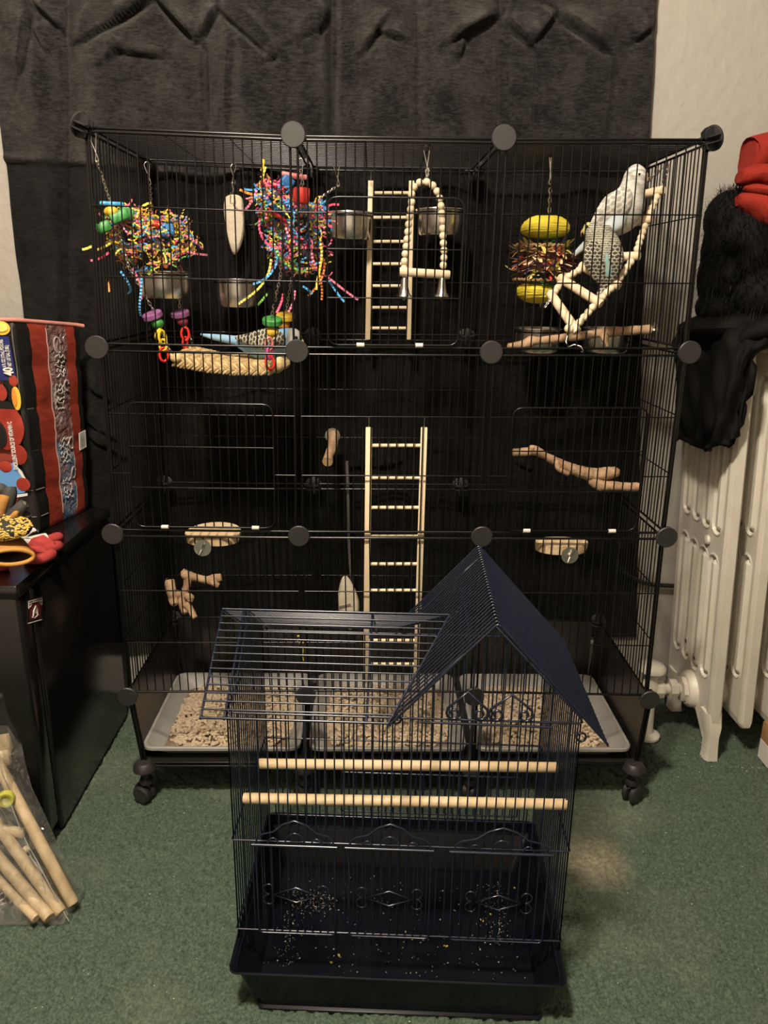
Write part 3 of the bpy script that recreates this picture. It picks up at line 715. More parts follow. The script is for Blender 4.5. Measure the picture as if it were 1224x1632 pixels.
def swing():
    y = .14; t = thing('bead_swing', 'pale wooden bead swing with two silver bells in front of the top ladder', 'swing', P(680, 270, y))
    pr = bead_mesh(); first = [True]; s = S(680, 370, y)
    L_ = [(644, 428), (645, 410), (649, 380), (652, 350), (656, 325), (656, 310), (660, 298), (668, 291), (677, 289), (686, 292), (694, 300), (700, 312), (703, 330), (705, 355), (706, 380), (708, 405), (706, 428)]
    pts = [P(a, b, y) for a, b in L_]; bs = resample(pts, .0138)
    put_beads(pr, t, bs, 1.05, first)
    k = MB(); k.tube(pts, .0012, 5); k.build('wire_loop', ZINC, t)
    a, b = P(635, 433, y-.004), P(717, 438, y-.004); d = (b-a).normalized(); r = 6.8*s
    k = MB(); k.tube([a, a+d*.002, b-d*.002, b], [r*.85, r, r, r*.85], 16); k.build('perch_bar', PALEX, t)
    k = MB(); clip(k, P(680, 238, y), P(681, 275, y), .0011); clip(k, P(681, 274, y), P(680, 284, y), .0008, .004); k.build('wire_clip', ZINC, t)
    for px in (644, 704):
        k = MB(); c = P(px, 473, y-.004); h = 30*s; R = 12*s
        k.lathe([(.001, h), (R*.35, h*.97), (R*.45, h*.85), (R*.55, h*.5), (R*.72, h*.2), (R, .002), (R, 0), (R*.9, .001), (R*.6, h*.3), (.001, h*.8)], 20, c); bl = k.build('bell', STEEL, t)
        k = MB(); k.ball(c-Vector((0, 0, .004)), .0035, 8, 6); k.wire(c, c+Vector((0, 0, h*.7)), .0008); k.build('clapper', ZINC, bl)
        k = MB(); p = c+Vector((0, 0, h+.004)); k.tube([p+Vector((math.cos(q)*.004, 0, math.sin(q)*.006)) for q in np.linspace(0, 2*pi, 9)[:-1]], .0008, 4, closed=True); k.build('bell_ring', ZINC, bl)
swing()
def bead_ladder():
    t = thing('bead_ladder', 'pale bead and dowel ladder climbing from the front rail to the right side wires', 'ladder', P(912, 530, .01))
    Rp = [P(*q) for q in ((1051, 304, .2), (1031, 350, .17), (1012, 408, .13), (981, 453, .10), (952, 481, .06), (916, 523, .02))]
    Lp = [P(*q) for q in ((1000, 316, .26), (968, 362, .22), (945, 412, .18), (931, 426, .15), (897, 446, .11), (880, 472, .07))]
    pr = bead_mesh(); first = [True]
    for S_ in (Rp, Lp):
        for i in range(5):
            a, b = S_[i], S_[i+1]; d = (b-a); l = d.length; d.normalize(); n = max(1, int(round((l-.020)/.0145)))
            put_beads(pr, t, [(a+d*(.010+(l-.020)*(j+.5)/n), d) for j in range(n)], min(1.08, (l-.018)/n/.0130), first)
        k = MB(); k.tube(S_, .001, 5); k.build('wire', ZINC, t)
    for a, b in zip(Rp, Lp):
        d = (b-a).normalized(); a2, b2 = a-d*.010, b+d*.010; k = MB(); k.tube([a2, a2+d*.002, b2-d*.002, b2], [.0075, .0088, .0088, .0075], 14); k.build('rung', PALEX, t)
    k = MB(); a = Rp[0]; b = P(1066, 262, .17); chain(k, a+Vector((.004, 0, .004)), b, .011, .0009); k.build('chain', ZINC, t)
    k = MB(); a = Lp[0]; b = P(1056, 268, .25); chain(k, a, b, .011, .0009); k.build('chain', ZINC, t)
    k = MB(); a = Rp[-1]; e = P(929, 558, -.004)
    k.tube([a, P(905, 532, .02), P(902, 545, .01), P(906, 553, .006), P(915, 549, .004), P(926, 552, 0), e, P(929, 562, 0), P(926, 560, .004)], .0011, 5); k.build('hook', ZINC, t)
    k = MB(); a = Lp[-1]; chain(k, a, P(868, 490, .06), .008, .0009); k.build('end_chain', ZINC, t)
    put_beads(pr, t, [(P(907, 524, .015), Vector((1, 0, -.5)))], 1.3, first)
bead_ladder()

def burger():
    y = .2; c = P(868, 420, y); s = S(868, 420, y); t = thing('burger_toy', 'burger shaped bird toy with yellow buns and shredded husk, hanging on a chain', 'bird toy', c)
    YB = mat('yellow_husk', (.74, .60, .04), .7, 0, col2=(.62, .47, .03), nscale=25, stretch=(.5, 1, 5), bump=.7, bscale=70)
    GR = mat('green_husk', (.05, .25, .05), .7)
    def bun(px, py, rx, rz, dome, name):
        o = P(px, py, y); nu, nv = 60, 30; V = []
        for i in range(nv+1):
            th = pi*i/nv
            for j in range(nu):
                a = 2*pi*j/nu; q = 1+.02*math.sin(a*5+th*3)+.014*math.sin(th*26+a*2)+.008*math.sin(th*41-a*3)
                z = math.cos(th); z = (z*.62 if z > 0 else z) if dome < 0 else (z if z > 0 else z*.62)
                V.append(o+Vector((rx*s*math.sin(th)**.8*math.cos(a)*q, rx*s*math.sin(th)**.8*math.sin(a)*q, rz*s*z*q*1.15)))
        k = MB(); k.add(V, [[i*nu+j, (i+1)*nu+j, (i+1)*nu+(j+1) % nu, i*nu+(j+1) % nu] for i in range(nv) for j in range(nu)]); k.build(name, YB, t)
    bun(869, 366, 38, 19, 1, 'top_bun'); bun(856, 462, 33, 18, -1, 'bottom_bun')
    r = random.Random(3)
    HC = [mat('husk_%d' % i, q, .8) for i, q in enumerate([(.66, .46, .24), (.70, .38, .20), (.55, .07, .05), (.17, .08, .24), (.74, .56, .32), (.66, .18, .07), (.62, .54, .14), (.20, .12, .07)])]
    def leaf(mb, p, d, ln, wd, mi):
        d = Vector(d).normalized(); u, v = orth(d); b = r.uniform(-.4, .4); pts = []
        for i in range(5):
            q = i/4; w_ = wd*(.5+1.2*math.sin(pi*min(q*.8+.1, 1)))*.6; m = p+d*ln*q+v*(b*ln*q*q); pts += [m+u*w_, m-u*w_]
        mb.add(pts, [[2*i, 2*i+1, 2*i+3, 2*i+2] for i in range(4)], mi, True)
    k = MB(); o = P(866, 414, y)
    k.lathe([(0, -.028), (.035, -.026), (.038, 0), (.035, .022), (0, .024)], 18, o, mi=7)
    for q in range(420):
        a = r.uniform(0, 2*pi); z = r.uniform(-.030, .027); rad = r.uniform(.028, .052)
        leaf(k, o+Vector((math.cos(a)*rad, math.sin(a)*rad, z)), (math.cos(a+r.uniform(-.9, .9)), math.sin(a+r.uniform(-.9, .9)), r.uniform(-.6, .45)), r.uniform(.014, .032), r.uniform(.003, .0065), r.choice([0, 0, 1, 2, 3, 4, 4, 5, 6, 3]))
    stuff(k.build('shredded_husk', HC, t))
    k = MB()
    for (px, py, n) in ((878, 390, 46), (862, 447, 60)):
        o = P(px, py, y)
        for q in range(n):
            a = r.uniform(0, 2*pi); leaf(k, o+Vector((math.cos(a)*.026, math.sin(a)*.026, r.uniform(-.004, .004))), (math.cos(a+r.uniform(-.6, .6)), math.sin(a+r.uniform(-.6, .6)), r.uniform(-.3, .1)), r.uniform(.012, .026), .005, 0)
    stuff(k.build('green_leaves', GR, t))
    TW = mat('twine', (.30, .18, .09), .9)
    for (px, py, rr) in ((862, 392, .050), (856, 446, .048)):
        o = P(px, py, y); k = MB()
        k.tube([o+Vector((math.cos(a)*(rr+.0012*math.cos(a*30)), math.sin(a)*(rr+.0012*math.cos(a*30)), .0012*math.sin(a*30))) for a in np.linspace(0, 2*pi, 181)[:-1]], .0028, 6, closed=True)
        k.build('twine_ring', TW, t)
    k = MB(); a = P(877, 300, y); clip(k, P(877, 250, y), P(877, 288, y), .0012, .002); chain(k, a, P(875, 346, y), .010, .0011); k.tube([P(875, 350, y)+Vector((math.cos(q)*.007, 0, math.sin(q)*.007)) for q in np.linspace(0, 2*pi, 13)[:-1]], .0011, 5, closed=True); k.build('chain', ZINC, t)
    k = MB(); a = P(862, 478, y); chain(k, a, a-Vector((0, 0, .012)), .010, .0011); k.build('end_link', ZINC, t)
burger()

# ------------------------------------------------------------------ perches and platforms
def branch(parts, y0, label, name='branch_perch', ends=(), stubs=(), group='bark perches in the cage', washer=None):
    a = parts[0][0]; t = thing(name, label, 'perch', P(a[0], a[1], a[2]), group); r = random.Random(len(label))
    first = True
    for pts in parts:
        Q = []; R = []
        for i in range(len(pts)-1):
            for j in range(6):
                q = j/6; x = [pts[i][k]*(1-q)+pts[i+1][k]*q for k in range(4)]; Q.append(P(x[0], x[1], x[2])); R.append(x[3]*S(x[0], x[1], x[2])*r.uniform(.92, 1.08))
        x = pts[-1]; Q.append(P(*x[:3])); R.append(x[3]*S(*x[:3]))
        # smooth the path
        for _ in range(2): Q = [Q[0]]+[(Q[i-1]+Q[i]*2+Q[i+1])/4 for i in range(1, len(Q)-1)]+[Q[-1]]
        k = MB(); k.tube(Q, R, 12)
        o = k.build('branch' if first else 'side_branch', BARK, t); first = False
        for e in (0, -1):
            k = MB(); d = (Q[0]-Q[1] if e == 0 else Q[-1]-Q[-2]).normalized(); k.lathe([(R[e]*.92, .0), (R[e]*.85, .0012), (0, .0014)], 12, Q[e], d); k.build('cut_end', CUT, o)
    if washer:
        c = P(*washer[:3]); d = Vector(washer[3]); k = MB(); k.lathe([(.004, 0), (.016, 0), (.016, .002), (.004, .002)], 22, c, d); k.lathe([(0, -.012), (.003, -.012), (.003, .004), (0, .004)], 8, c, d); k.build('washer', ZINC, t)
branch([[(811, 552, .17, 5), (835, 549, .18, 7), (846, 544, .18, 9), (858, 543, .18, 6), (880, 541, .19, 6.5), (910, 537, .19, 7), (955, 531, .2, 7), (975, 529, .2, 8.5), (1000, 527, .2, 7), (1037, 525, .2, 7.5)],
        [(962, 534, .19, 7), (967, 546, .18, 5), (968, 552, .175, 2)]], .2, 'bark perch lying across the two low steel bowls under the bead ladder', washer=(1043, 526, .2, (-1, 0, 0)))
branch([[(818, 721, .16, 6), (840, 720, .16, 7), (852, 717, .16, 8), (868, 726, .17, 6), (900, 743, .18, 8), (925, 752, .19, 10), (945, 757, .2, 11), (965, 755, .2, 11), (980, 752, .2, 9), (984, 757, .2, 5)],
        [(940, 762, .2, 9), (955, 774, .19, 9), (975, 774, .19, 7.5), (1000, 776, .19, 7), (1021, 776, .18, 7.5)], [(886, 735, .17, 5), (890, 748, .165, 4), (905, 755, .17, 4)], [(846, 718, .155, 5), (848, 712, .15, 4)]], .2, 'knotted bark perch alone in the right middle of the cage')
branch([[(290, 911, .24, 6), (297, 917, .24, 8), (315, 921, .25, 6), (330, 925, .25, 6.5), (342, 922, .25, 7), (352, 920, .25, 6)], [(332, 926, .25, 5), (340, 929, .24, 5), (348, 933, .24, 4.5)], [(300, 920, .24, 7), (297, 938, .24, 6), (290, 950, .24, 7), (292, 965, .23, 7), (296, 976, .22, 6)],
        [(271, 925, .24, 7), (273, 940, .23, 8), (276, 955, .23, 8), (278, 963, .22, 6)], [(297, 950, .23, 6), (304, 952, .22, 6), (303, 957, .22, 5)], [(296, 962, .22, 6), (304, 972, .22, 5.5), (310, 984, .21, 5)], [(276, 945, .23, 6), (292, 948, .24, 6)]], .24, 'forked bark perch low in the left corner of the cage', washer=(267, 931, .26, (-1, 0, 0)))
def stub():
    t = thing('stub_perch', 'short bark stub perch bolted to the back wires left of the lower ladder', 'perch', P(530, 695, .37), 'bark perches in the cage')
    k = MB(); c = P(530, 694, .365); k.lathe([(0, 0), (.018, 0), (.018, .002), (0, .002)], 24, c, (0, -1, 0)); k.build('washer', ZINC, t)
    k = MB(); pts = [P(531, 692, .362), P(531, 702, .34), P(529, 715, .31), P(524, 726, .28), P(522, 736, .26)]; k.tube(pts, [.0115, .0125, .012, .0105, .0125], 12); k.build('branch', BARK, t)
    k = MB(); k.lathe([(.012, 0), (.0115, .0012), (0, .0014)], 14, pts[-1], (-.05, -1, -.3)); k.build('cut_end', CUT, t)
stub()
PLAT = mat('platform_wood', (.70, .54, .33), .65, 0, col2=(.58, .42, .24), nscale=10, stretch=(.2, 1, 1), bump=.1)
ROUGH = mat('platform_bark', (.42, .28, .15), .8, 0, col2=(.66, .50, .31), nscale=50, bump=.5, bscale=100)
def platform(px, py, wpx, label, wx, wy, ztop, dep=.062):
    t = thing('platform_perch', label, 'perch', P(px, py, .04), 'half-round wooden platforms'); c = P(px, py, .0); s = S(px, py, 0); rx = wpx*s/2
    z1 = ztop; th = .019; out = []
    for i in range(25):
        a = pi*i/24; out.append((c.x+math.cos(a)*rx, .034+math.sin(a)**.9*(dep-.034)))
    out += [(c.x+math.cos(a)*rx, .034+max(math.sin(a), -.93)*.034) for a in np.linspace(pi, 2*pi, 18)[1:-1]]
    k = MB(); n = len(out)
    k.loft([[Vector((x+(c.x-x)*.06, y, z1-th)) for x, y in out], [Vector((x, y, z1-th*.5)) for x, y in out], [Vector((x, y, z1)) for x, y in out]], smooth=False)
    k.m = [1]*(len(k.m)-2)+[1, 0]
    k.build('board', [PLAT, ROUGH], t)
    w_ = P(wx, wy, -.006); k = MB(); k.lathe([(0, 0), (.0172, 0), (.0172, .0018), (0, .0018)], 26, w_, (0, -1, 0)); k.build('washer', ZINC, t)
    k = MB(); k.lathe([(0, 0), (.0042, 0), (.0042, .008), (0, .0085)], 8, w_, (0, -1, 0))
    for q in (-1, 1):
        d = Vector((.45*q, 0, .9*q)); k.tube([w_+Vector((0, -.005, 0)), w_+d*.007+Vector((0, -.008, 0)), w_+d*.013+Vector((0, -.011, 0))], [.003, .003, .0022], 6)
    k.build('wing_nut', ZINC, t)
platform(333, 850, 89, 'half-round wooden platform with a wing nut, on the left front wires', 323, 873, P(333, 857, 0).z, .105)
platform(901, 867, 87, 'half-round wooden platform with a wing nut, on the right front wires', 908, 885, P(901, 871, 0).z)

# ------------------------------------------------------------------ parakeets
def spline(pts, k=5):
    out = []
    n = len(pts)
    for i in range(n-1):
        p0, p1, p2, p3 = pts[max(i-1, 0)], pts[i], pts[i+1], pts[min(i+2, n-1)]
        for j in range(k):
            t = j/k
            out.append(tuple(.5*((2*b)+(-a+c)*t+(2*a-5*b+4*c-d)*t*t+(-a+3*b-3*c+d)*t**3) for a, b, c, d in zip(p0, p1, p2, p3)))
    out.append(tuple(pts[-1])); return out
def body_loft(path, side, n=20):
    """path: (x,y,z,half width,half height); side: lateral direction"""
    pts = spline(path, 5); side = Vector(side).normalized(); rings = []
    C_ = [Vector(p[:3]) for p in pts]
    for i, p in enumerate(pts):
        t = (C_[min(i+1, len(C_)-1)]-C_[max(i-1, 0)]).normalized(); s = (side-t*side.dot(t)).normalized(); d = t.cross(s)
        rings.append([C_[i]+s*math.cos(2*pi*j/n)*max(p[3], 2e-4)+d*math.sin(2*pi*j/n)*max(p[4], 2e-4) for j in range(n)])
    return rings
def feather_mat(name, c1, c2, scale, axis, dist, dscale=3., lo=.35, hi=.55): return bands(name, c1, c2, scale, axis, dist, dscale, .8, 'BANDS', lo, hi)
def scallop(name, c_edge, c_in, S_, ang=0., asp=1.25, w_=.13, ax='X'):
    # rows of overlapping round feather tips: dark feather with a pale rim
    m, nt, b = nm(name); b.inputs['Roughness'].default_value = .85
    tc = nt.nodes.new('ShaderNodeTexCoord'); mp = nt.nodes.new('ShaderNodeMapping'); mp.inputs['Rotation'].default_value = (0, ang, 0); L(nt, tc.outputs['Object'], mp.inputs['Vector'])
    nz_ = nt.nodes.new('ShaderNodeTexNoise'); nz_.inputs['Scale'].default_value = 60; L(nt, tc.outputs['Object'], nz_.inputs['Vector'])
    sx_ = nt.nodes.new('ShaderNodeSeparateXYZ'); L(nt, mp.outputs[0], sx_.inputs[0])
    def mth(op, a, bb=None):
        n = nt.nodes.new('ShaderNodeMath'); n.operation = op
        for q, v in enumerate((a, bb)):
            if v is None: continue
            if isinstance(v, (int, float)): n.inputs[q].default_value = v
            else: L(nt, v, n.inputs[q])
        return n.outputs[0]
    wob = mth('MULTIPLY', mth('SUBTRACT', nz_.outputs['Fac'], .5), .9)
    Z = mth('ADD', mth('MULTIPLY', sx_.outputs['Z'], S_*asp), wob); X = mth('ADD', mth('MULTIPLY', sx_.outputs[ax], S_), wob)
    row = mth('FLOOR', Z); sh = mth('MULTIPLY', mth('MODULO', row, 2.), .5)
    fx = mth('SUBTRACT', mth('FRACT', mth('ADD', X, mth('ADD', sh, 100.))), .5); fz = mth('SUBTRACT', 1., mth('FRACT', Z))
    d = mth('SQRT', mth('ADD', mth('MULTIPLY', fx, fx), mth('MULTIPLY', mth('MULTIPLY', fz, fz), .55)))
    e = mth('ABSOLUTE', mth('SUBTRACT', d, .56))
    r = nt.nodes.new('ShaderNodeValToRGB'); r.color_ramp.elements[0].position = w_*.6; r.color_ramp.elements[1].position = w_*1.2
    r.color_ramp.elements[0].color = (*c_edge, 1); r.color_ramp.elements[1].color = (*c_in, 1); L(nt, e, r.inputs[0]); L(nt, r.outputs[0], b.inputs['Base Color']); return m
W_BODY = bands('white_plumage', (.52, .52, .49), (.68, .65, .58), 40, 'Z', 7, 2.5, .85, 'BANDS', .0, .3)
W_BLUE = mat('pale_blue_plumage', (.50, .60, .66), .85, 0, col2=(.62, .64, .62), nscale=40)
W_WING = scallop('white_wing', (.70, .66, .58), (.40, .385, .34), 80, .7, 1.3, .16)
G_HEAD = bands('grey_head', (.10, .095, .075), (.42, .40, .31), 75, 'Z', 4.5, 4, .85, 'BANDS', .15, .55)
G_WING = scallop('grey_scallops', (.46, .42, .33), (.045, .04, .03), 105, 0, 1.5)
BLUEP = mat('blue_plumage', (.16, .34, .56), .85, 0, col2=(.30, .48, .64), nscale=25)
TEALP = mat('teal_plumage', (.16, .44, .46), .85, 0, col2=(.36, .42, .36), nscale=90)
YELP = mat('yellow_face', (.62, .60, .22), .85)
BEAKM = mat('beak', (.62, .36, .18), .45); EYEM = mat('eye', (.01, .01, .012), .12); FOOT = mat('foot_skin', (.55, .36, .32), .6); GREYF = mat('grey_plumage', (.40, .385, .34), .85, 0, col2=(.30, .29, .25), nscale=70)
def px5(lst): return [(*P(a, b, y), rx*S(a, b, y), rz*S(a, b, y)) for a, b, y, rx, rz in lst]
def feathers(t, name, m, base, dirs, ln, wd):
    k = MB()
    for d in dirs:
        d = Vector(d).normalized(); u, v = orth(d); b = Vector(base); Q = []
        for q in (0, .3, .7, .92, 1): Q.append([b+d*ln*q+u*wd*w_+v*h for w_, h in ((1*(1 if q < .8 else .3 if q > .95 else .75), 0), (0, .0012), (-1*(1 if q < .8 else .3 if q > .95 else .75), 0), (0, -.0012))])
        k.loft(Q, smooth=False)
    return k.build(name, m, t)
def foot(t, c, fw, up):
    """four toes gripping, c on top of the perch"""
    c = Vector(c); fw = Vector(fw).normalized(); sd = Vector((-fw.y, fw.x, 0)); k = MB()
    k.tube([c+Vector(up), c+Vector((0, 0, .001))], [.0028, .002], 6)
    for s, o in ((1, .004), (1, -.003), (-1, .003), (-1, -.004)):
        k.tube([c, c+fw*s*.007+sd*o+Vector((0, 0, .0005)), c+fw*s*.012+sd*o*1.4+Vector((0, 0, -.006)), c+fw*s*.010+sd*o*1.4+Vector((0, 0, -.012))], [.0019, .0018, .0015, .0008], 6)
    k.build('foot', FOOT, t)
def white_bird():
    t = thing('parakeet', 'white and pale blue parakeet perched high on the right of the bead ladder', 'bird', P(1000, 358, .17), 'parakeets in the cage')
    k = MB(); pth = px5([(1017, 262, .15, 3, 3), (1016, 266, .15, 10, 10), (1014, 276, .15, 16, 17), (1011, 290, .152, 18, 19), (1007, 304, .155, 21, 21), (1000, 322, .16, 27, 29), (989, 341, .165, 29, 31), (974, 358, .17, 22, 23), (962, 369, .175, 11, 11), (952, 378, .18, 5, 6), (948, 381, .18, 2, 2)])
    k.loft(body_loft(pth, (.2, 1, 0)), smooth=True); bd = k.build('body', W_BODY, t)
    # wing on the near side
    k = MB(); wp = px5([(1000, 299, .138, 2, 3), (997, 306, .131, 5, 13), (988, 322, .127, 6, 19), (975, 340, .132, 6, 18), (961, 353, .14, 5, 13), (948, 365, .15, 4, 8), (938, 376, .158, 2, 3)])
    k.loft(body_loft(wp, (.15, 1, 0), 16)); k.build('wing', W_WING, t)
    k = MB(); wp = px5([(1000, 300, .166, 2, 3), (980, 322, .185, 5, 17), (960, 345, .19, 5, 14), (940, 368, .185, 2, 4)]); k.loft(body_loft(wp, (.15, 1, 0), 14)); k.build('wing', W_WING, t)
    a, b = P(955, 372, .172), P(911, 409, .185); k = MB(); k.loft(body_loft(px5([(950, 376, .178, 6, 8), (940, 384, .18, 5, 7), (925, 397, .183, 4, 5), (914, 407, .185, 2, 3), (910, 410, .186, .6, .8)]), (0, 1, 0), 12)); k.build('tail', W_BLUE, t)
    k = MB(); k.loft(body_loft(px5([(996, 341, .128, 2, 4), (985, 352, .124, 6, 12), (970, 363, .13, 7, 11), (955, 373, .145, 5, 7), (945, 381, .16, 2, 3)]), (.15, 1, 0), 14)); k.build('flank', W_BLUE, t)
    k = MB(); c = P(1030, 279, .142); s = S(1030, 279, .14)
    k.loft([[P(1025, 274, .146)+Vector((math.cos(a_)*.002, math.sin(a_)*.004, math.cos(a_)*.004)) for a_ in np.linspace(0, 2*pi, 9)[:-1]], [P(1031, 279, .144)+Vector((math.cos(a_)*.002, math.sin(a_)*.0034, math.cos(a_)*.003)) for a_ in np.linspace(0, 2*pi, 9)[:-1]], [P(1032, 287, .144)+Vector((math.cos(a_)*.001, math.sin(a_)*.002, 0)) for a_ in np.linspace(0, 2*pi, 9)[:-1]], [P(1030, 291, .144)+Vector((math.cos(a_)*.0004, math.sin(a_)*.0004, 0)) for a_ in np.linspace(0, 2*pi, 9)[:-1]]]); k.build('beak', BEAKM, t)
    for y in (.1285, .170):
        k = MB(); k.ball(P(1019, 277, y), (.0026, .0014, .0016), 10, 6); k.build('eye', EYEM, t)
    # near the rung: the feet
    rb = P(1003, 355, .195)
    foot(t, P(1000, 348, .185), (1, -.3, 0), (-.008, -.006, .02)); foot(t, P(1008, 348, .178), (1, -.3, 0), (-.008, -.004, .02))
white_bird()
def grey_bird():
    t = thing('parakeet', 'grey barred parakeet seen from behind on the bead ladder', 'bird', P(962, 425, .12), 'parakeets in the cage')
    k = MB(); pth = px5([(952, 357, .125, 4, 4), (951, 360, .125, 14, 12), (952, 367, .125, 21, 19), (955, 378, .125, 23, 21), (959, 390, .123, 28, 25), (961, 404, .12, 31, 28), (963, 420, .117, 30, 26), (964, 434, .113, 22, 20), (963, 447, .11, 12, 11), (962, 458, .108, 6, 6), (961, 466, .107, 2, 2)])
    k.loft(body_loft(pth, (1, 0, 0), 28)); k.m = [0]*len(k.m)
    k.build('body', G_HEAD, t)
    for s in (-1, 1):
        k = MB(); wp = px5([(959+s*14, 386, .104, 7, 4), (961+s*15, 394, .096, 13, 6), (962+s*16, 410, .09, 15, 6), (964+s*13, 426, .089, 14, 5), (964+s*9, 440, .092, 10, 4), (963+s*5, 452, .096, 5, 3), (962+s*3, 462, .1, 2, 1.5)])
        k.loft(body_loft(wp, (1, 0, 0), 16)); k.build('wing', G_WING, t)
    k = MB(); st = px5([(966, 394, .093, 1, 1), (967, 402, .0885, 2.5, 2), (968, 416, .0845, 3, 2), (970, 430, .0845, 5.5, 2), (968, 441, .087, 2, 1)]); k.loft(body_loft(st, (1, 0, 0), 10)); o = k.build('back_patch', TEALP, t); o['label'] = 'turquoise stripe down the back'
    a, b = P(962, 450, .1), P(957, 476, .085); feathers(t, 'tail', G_WING, a, [(b-a)+Vector((q, 0, 0)) for q in (0, .012, -.008)], (b-a).length*1.1, .0045)
    k = MB(); k.ball(P(937, 366, .135), (.010, .012, .014)); o = k.build('face', YELP, t); o['label'] = 'pale yellow cheek turned left'
    k = MB(); k.loft([[P(930, 366, .14)+Vector((0, math.cos(a_)*.004, math.sin(a_)*.004)) for a_ in np.linspace(0, 2*pi, 9)[:-1]], [P(926, 370, .142)+Vector((0, math.cos(a_)*.0028, math.sin(a_)*.003)) for a_ in np.linspace(0, 2*pi, 9)[:-1]], [P(926, 377, .142)+Vector((0, math.cos(a_)*.0006, 0)) for a_ in np.linspace(0, 2*pi, 9)[:-1]]]); k.build('beak', BEAKM, t)
    k = MB(); k.ball(P(935, 361, .122), .0032, 8, 6); k.build('eye', EYEM, t)
    foot(t, P(952, 430, .145), (.2, 1, 0), (.002, -.012, .02)); foot(t, P(970, 436, .135), (.2, 1, 0), (-.002, -.012, .02))
grey_bird()
def blue_bird():
    t = thing('parakeet', 'blue parakeet with barred wings lying on the seagrass hammock', 'bird', P(420, 568, .17), 'parakeets in the cage')
    k = MB(); pth = px5([(368, 541, .17, 2, 2), (375, 543, .17, 6, 6), (388, 547, .17, 11, 12), (405, 550, .17, 17, 19), (425, 551, .17, 21, 24), (443, 548, .165, 20, 23), (458, 542, .16, 17, 19), (470, 540, .16, 13, 15), (480, 541, .16, 3, 4)])
    k.loft(body_loft(pth, (0, 1, 0), 20)); k.build('body', BLUEP, t)
    k = MB(); k.loft(body_loft(px5([(402, 547, .17, 9, 11), (385, 544, .17, 7, 8), (360, 540, .17, 6, 6.5), (335, 536, .17, 4, 4), (320, 533, .17, 1.5, 1.5)]), (0, 1, 0), 14)); k.build('tail', BLUEP, t)
    for s, y in ((1, .132), (-1, .203)):
        k = MB(); wp = px5([(452, 533, y+.012*s, 2, 3), (446, 537, y, 5, 13), (430, 540, y-.004*s, 6, 17), (410, 541, y, 5, 14), (392, 540, y+.008*s, 4, 8), (376, 538, y+.02*s, 2, 3)])
        k.loft(body_loft(wp, (0, 1, 0), 16)); k.build('wing', scallop('blue_scallops', (.52, .48, .39), (.06, .055, .042), 105, 1.35, 1.4), t)
    k = MB(); k.ball(P(466, 540, .158), (.021, .022, .022)); o = k.build('head', GREYF, t)
    k = MB(); k.ball(P(472, 538, .139), .0034, 8, 6); k.build('eye', EYEM, t)
    k = MB(); k.loft([[P(480, 541, .158)+Vector((0, math.cos(a_)*.004, math.sin(a_)*.004)) for a_ in np.linspace(0, 2*pi, 9)[:-1]], [P(484, 545, .158)+Vector((0, math.cos(a_)*.0026, math.sin(a_)*.003)) for a_ in np.linspace(0, 2*pi, 9)[:-1]], [P(483, 551, .158)+Vector((0, math.cos(a_)*.0005, 0)) for a_ in np.linspace(0, 2*pi, 9)[:-1]]]); k.build('beak', BEAKM, t)
    foot(t, P(432, 570, .15), (1, 0, 0), (0, .004, .012)); foot(t, P(434, 570, .19), (1, 0, 0), (0, -.004, .012))
blue_bird()

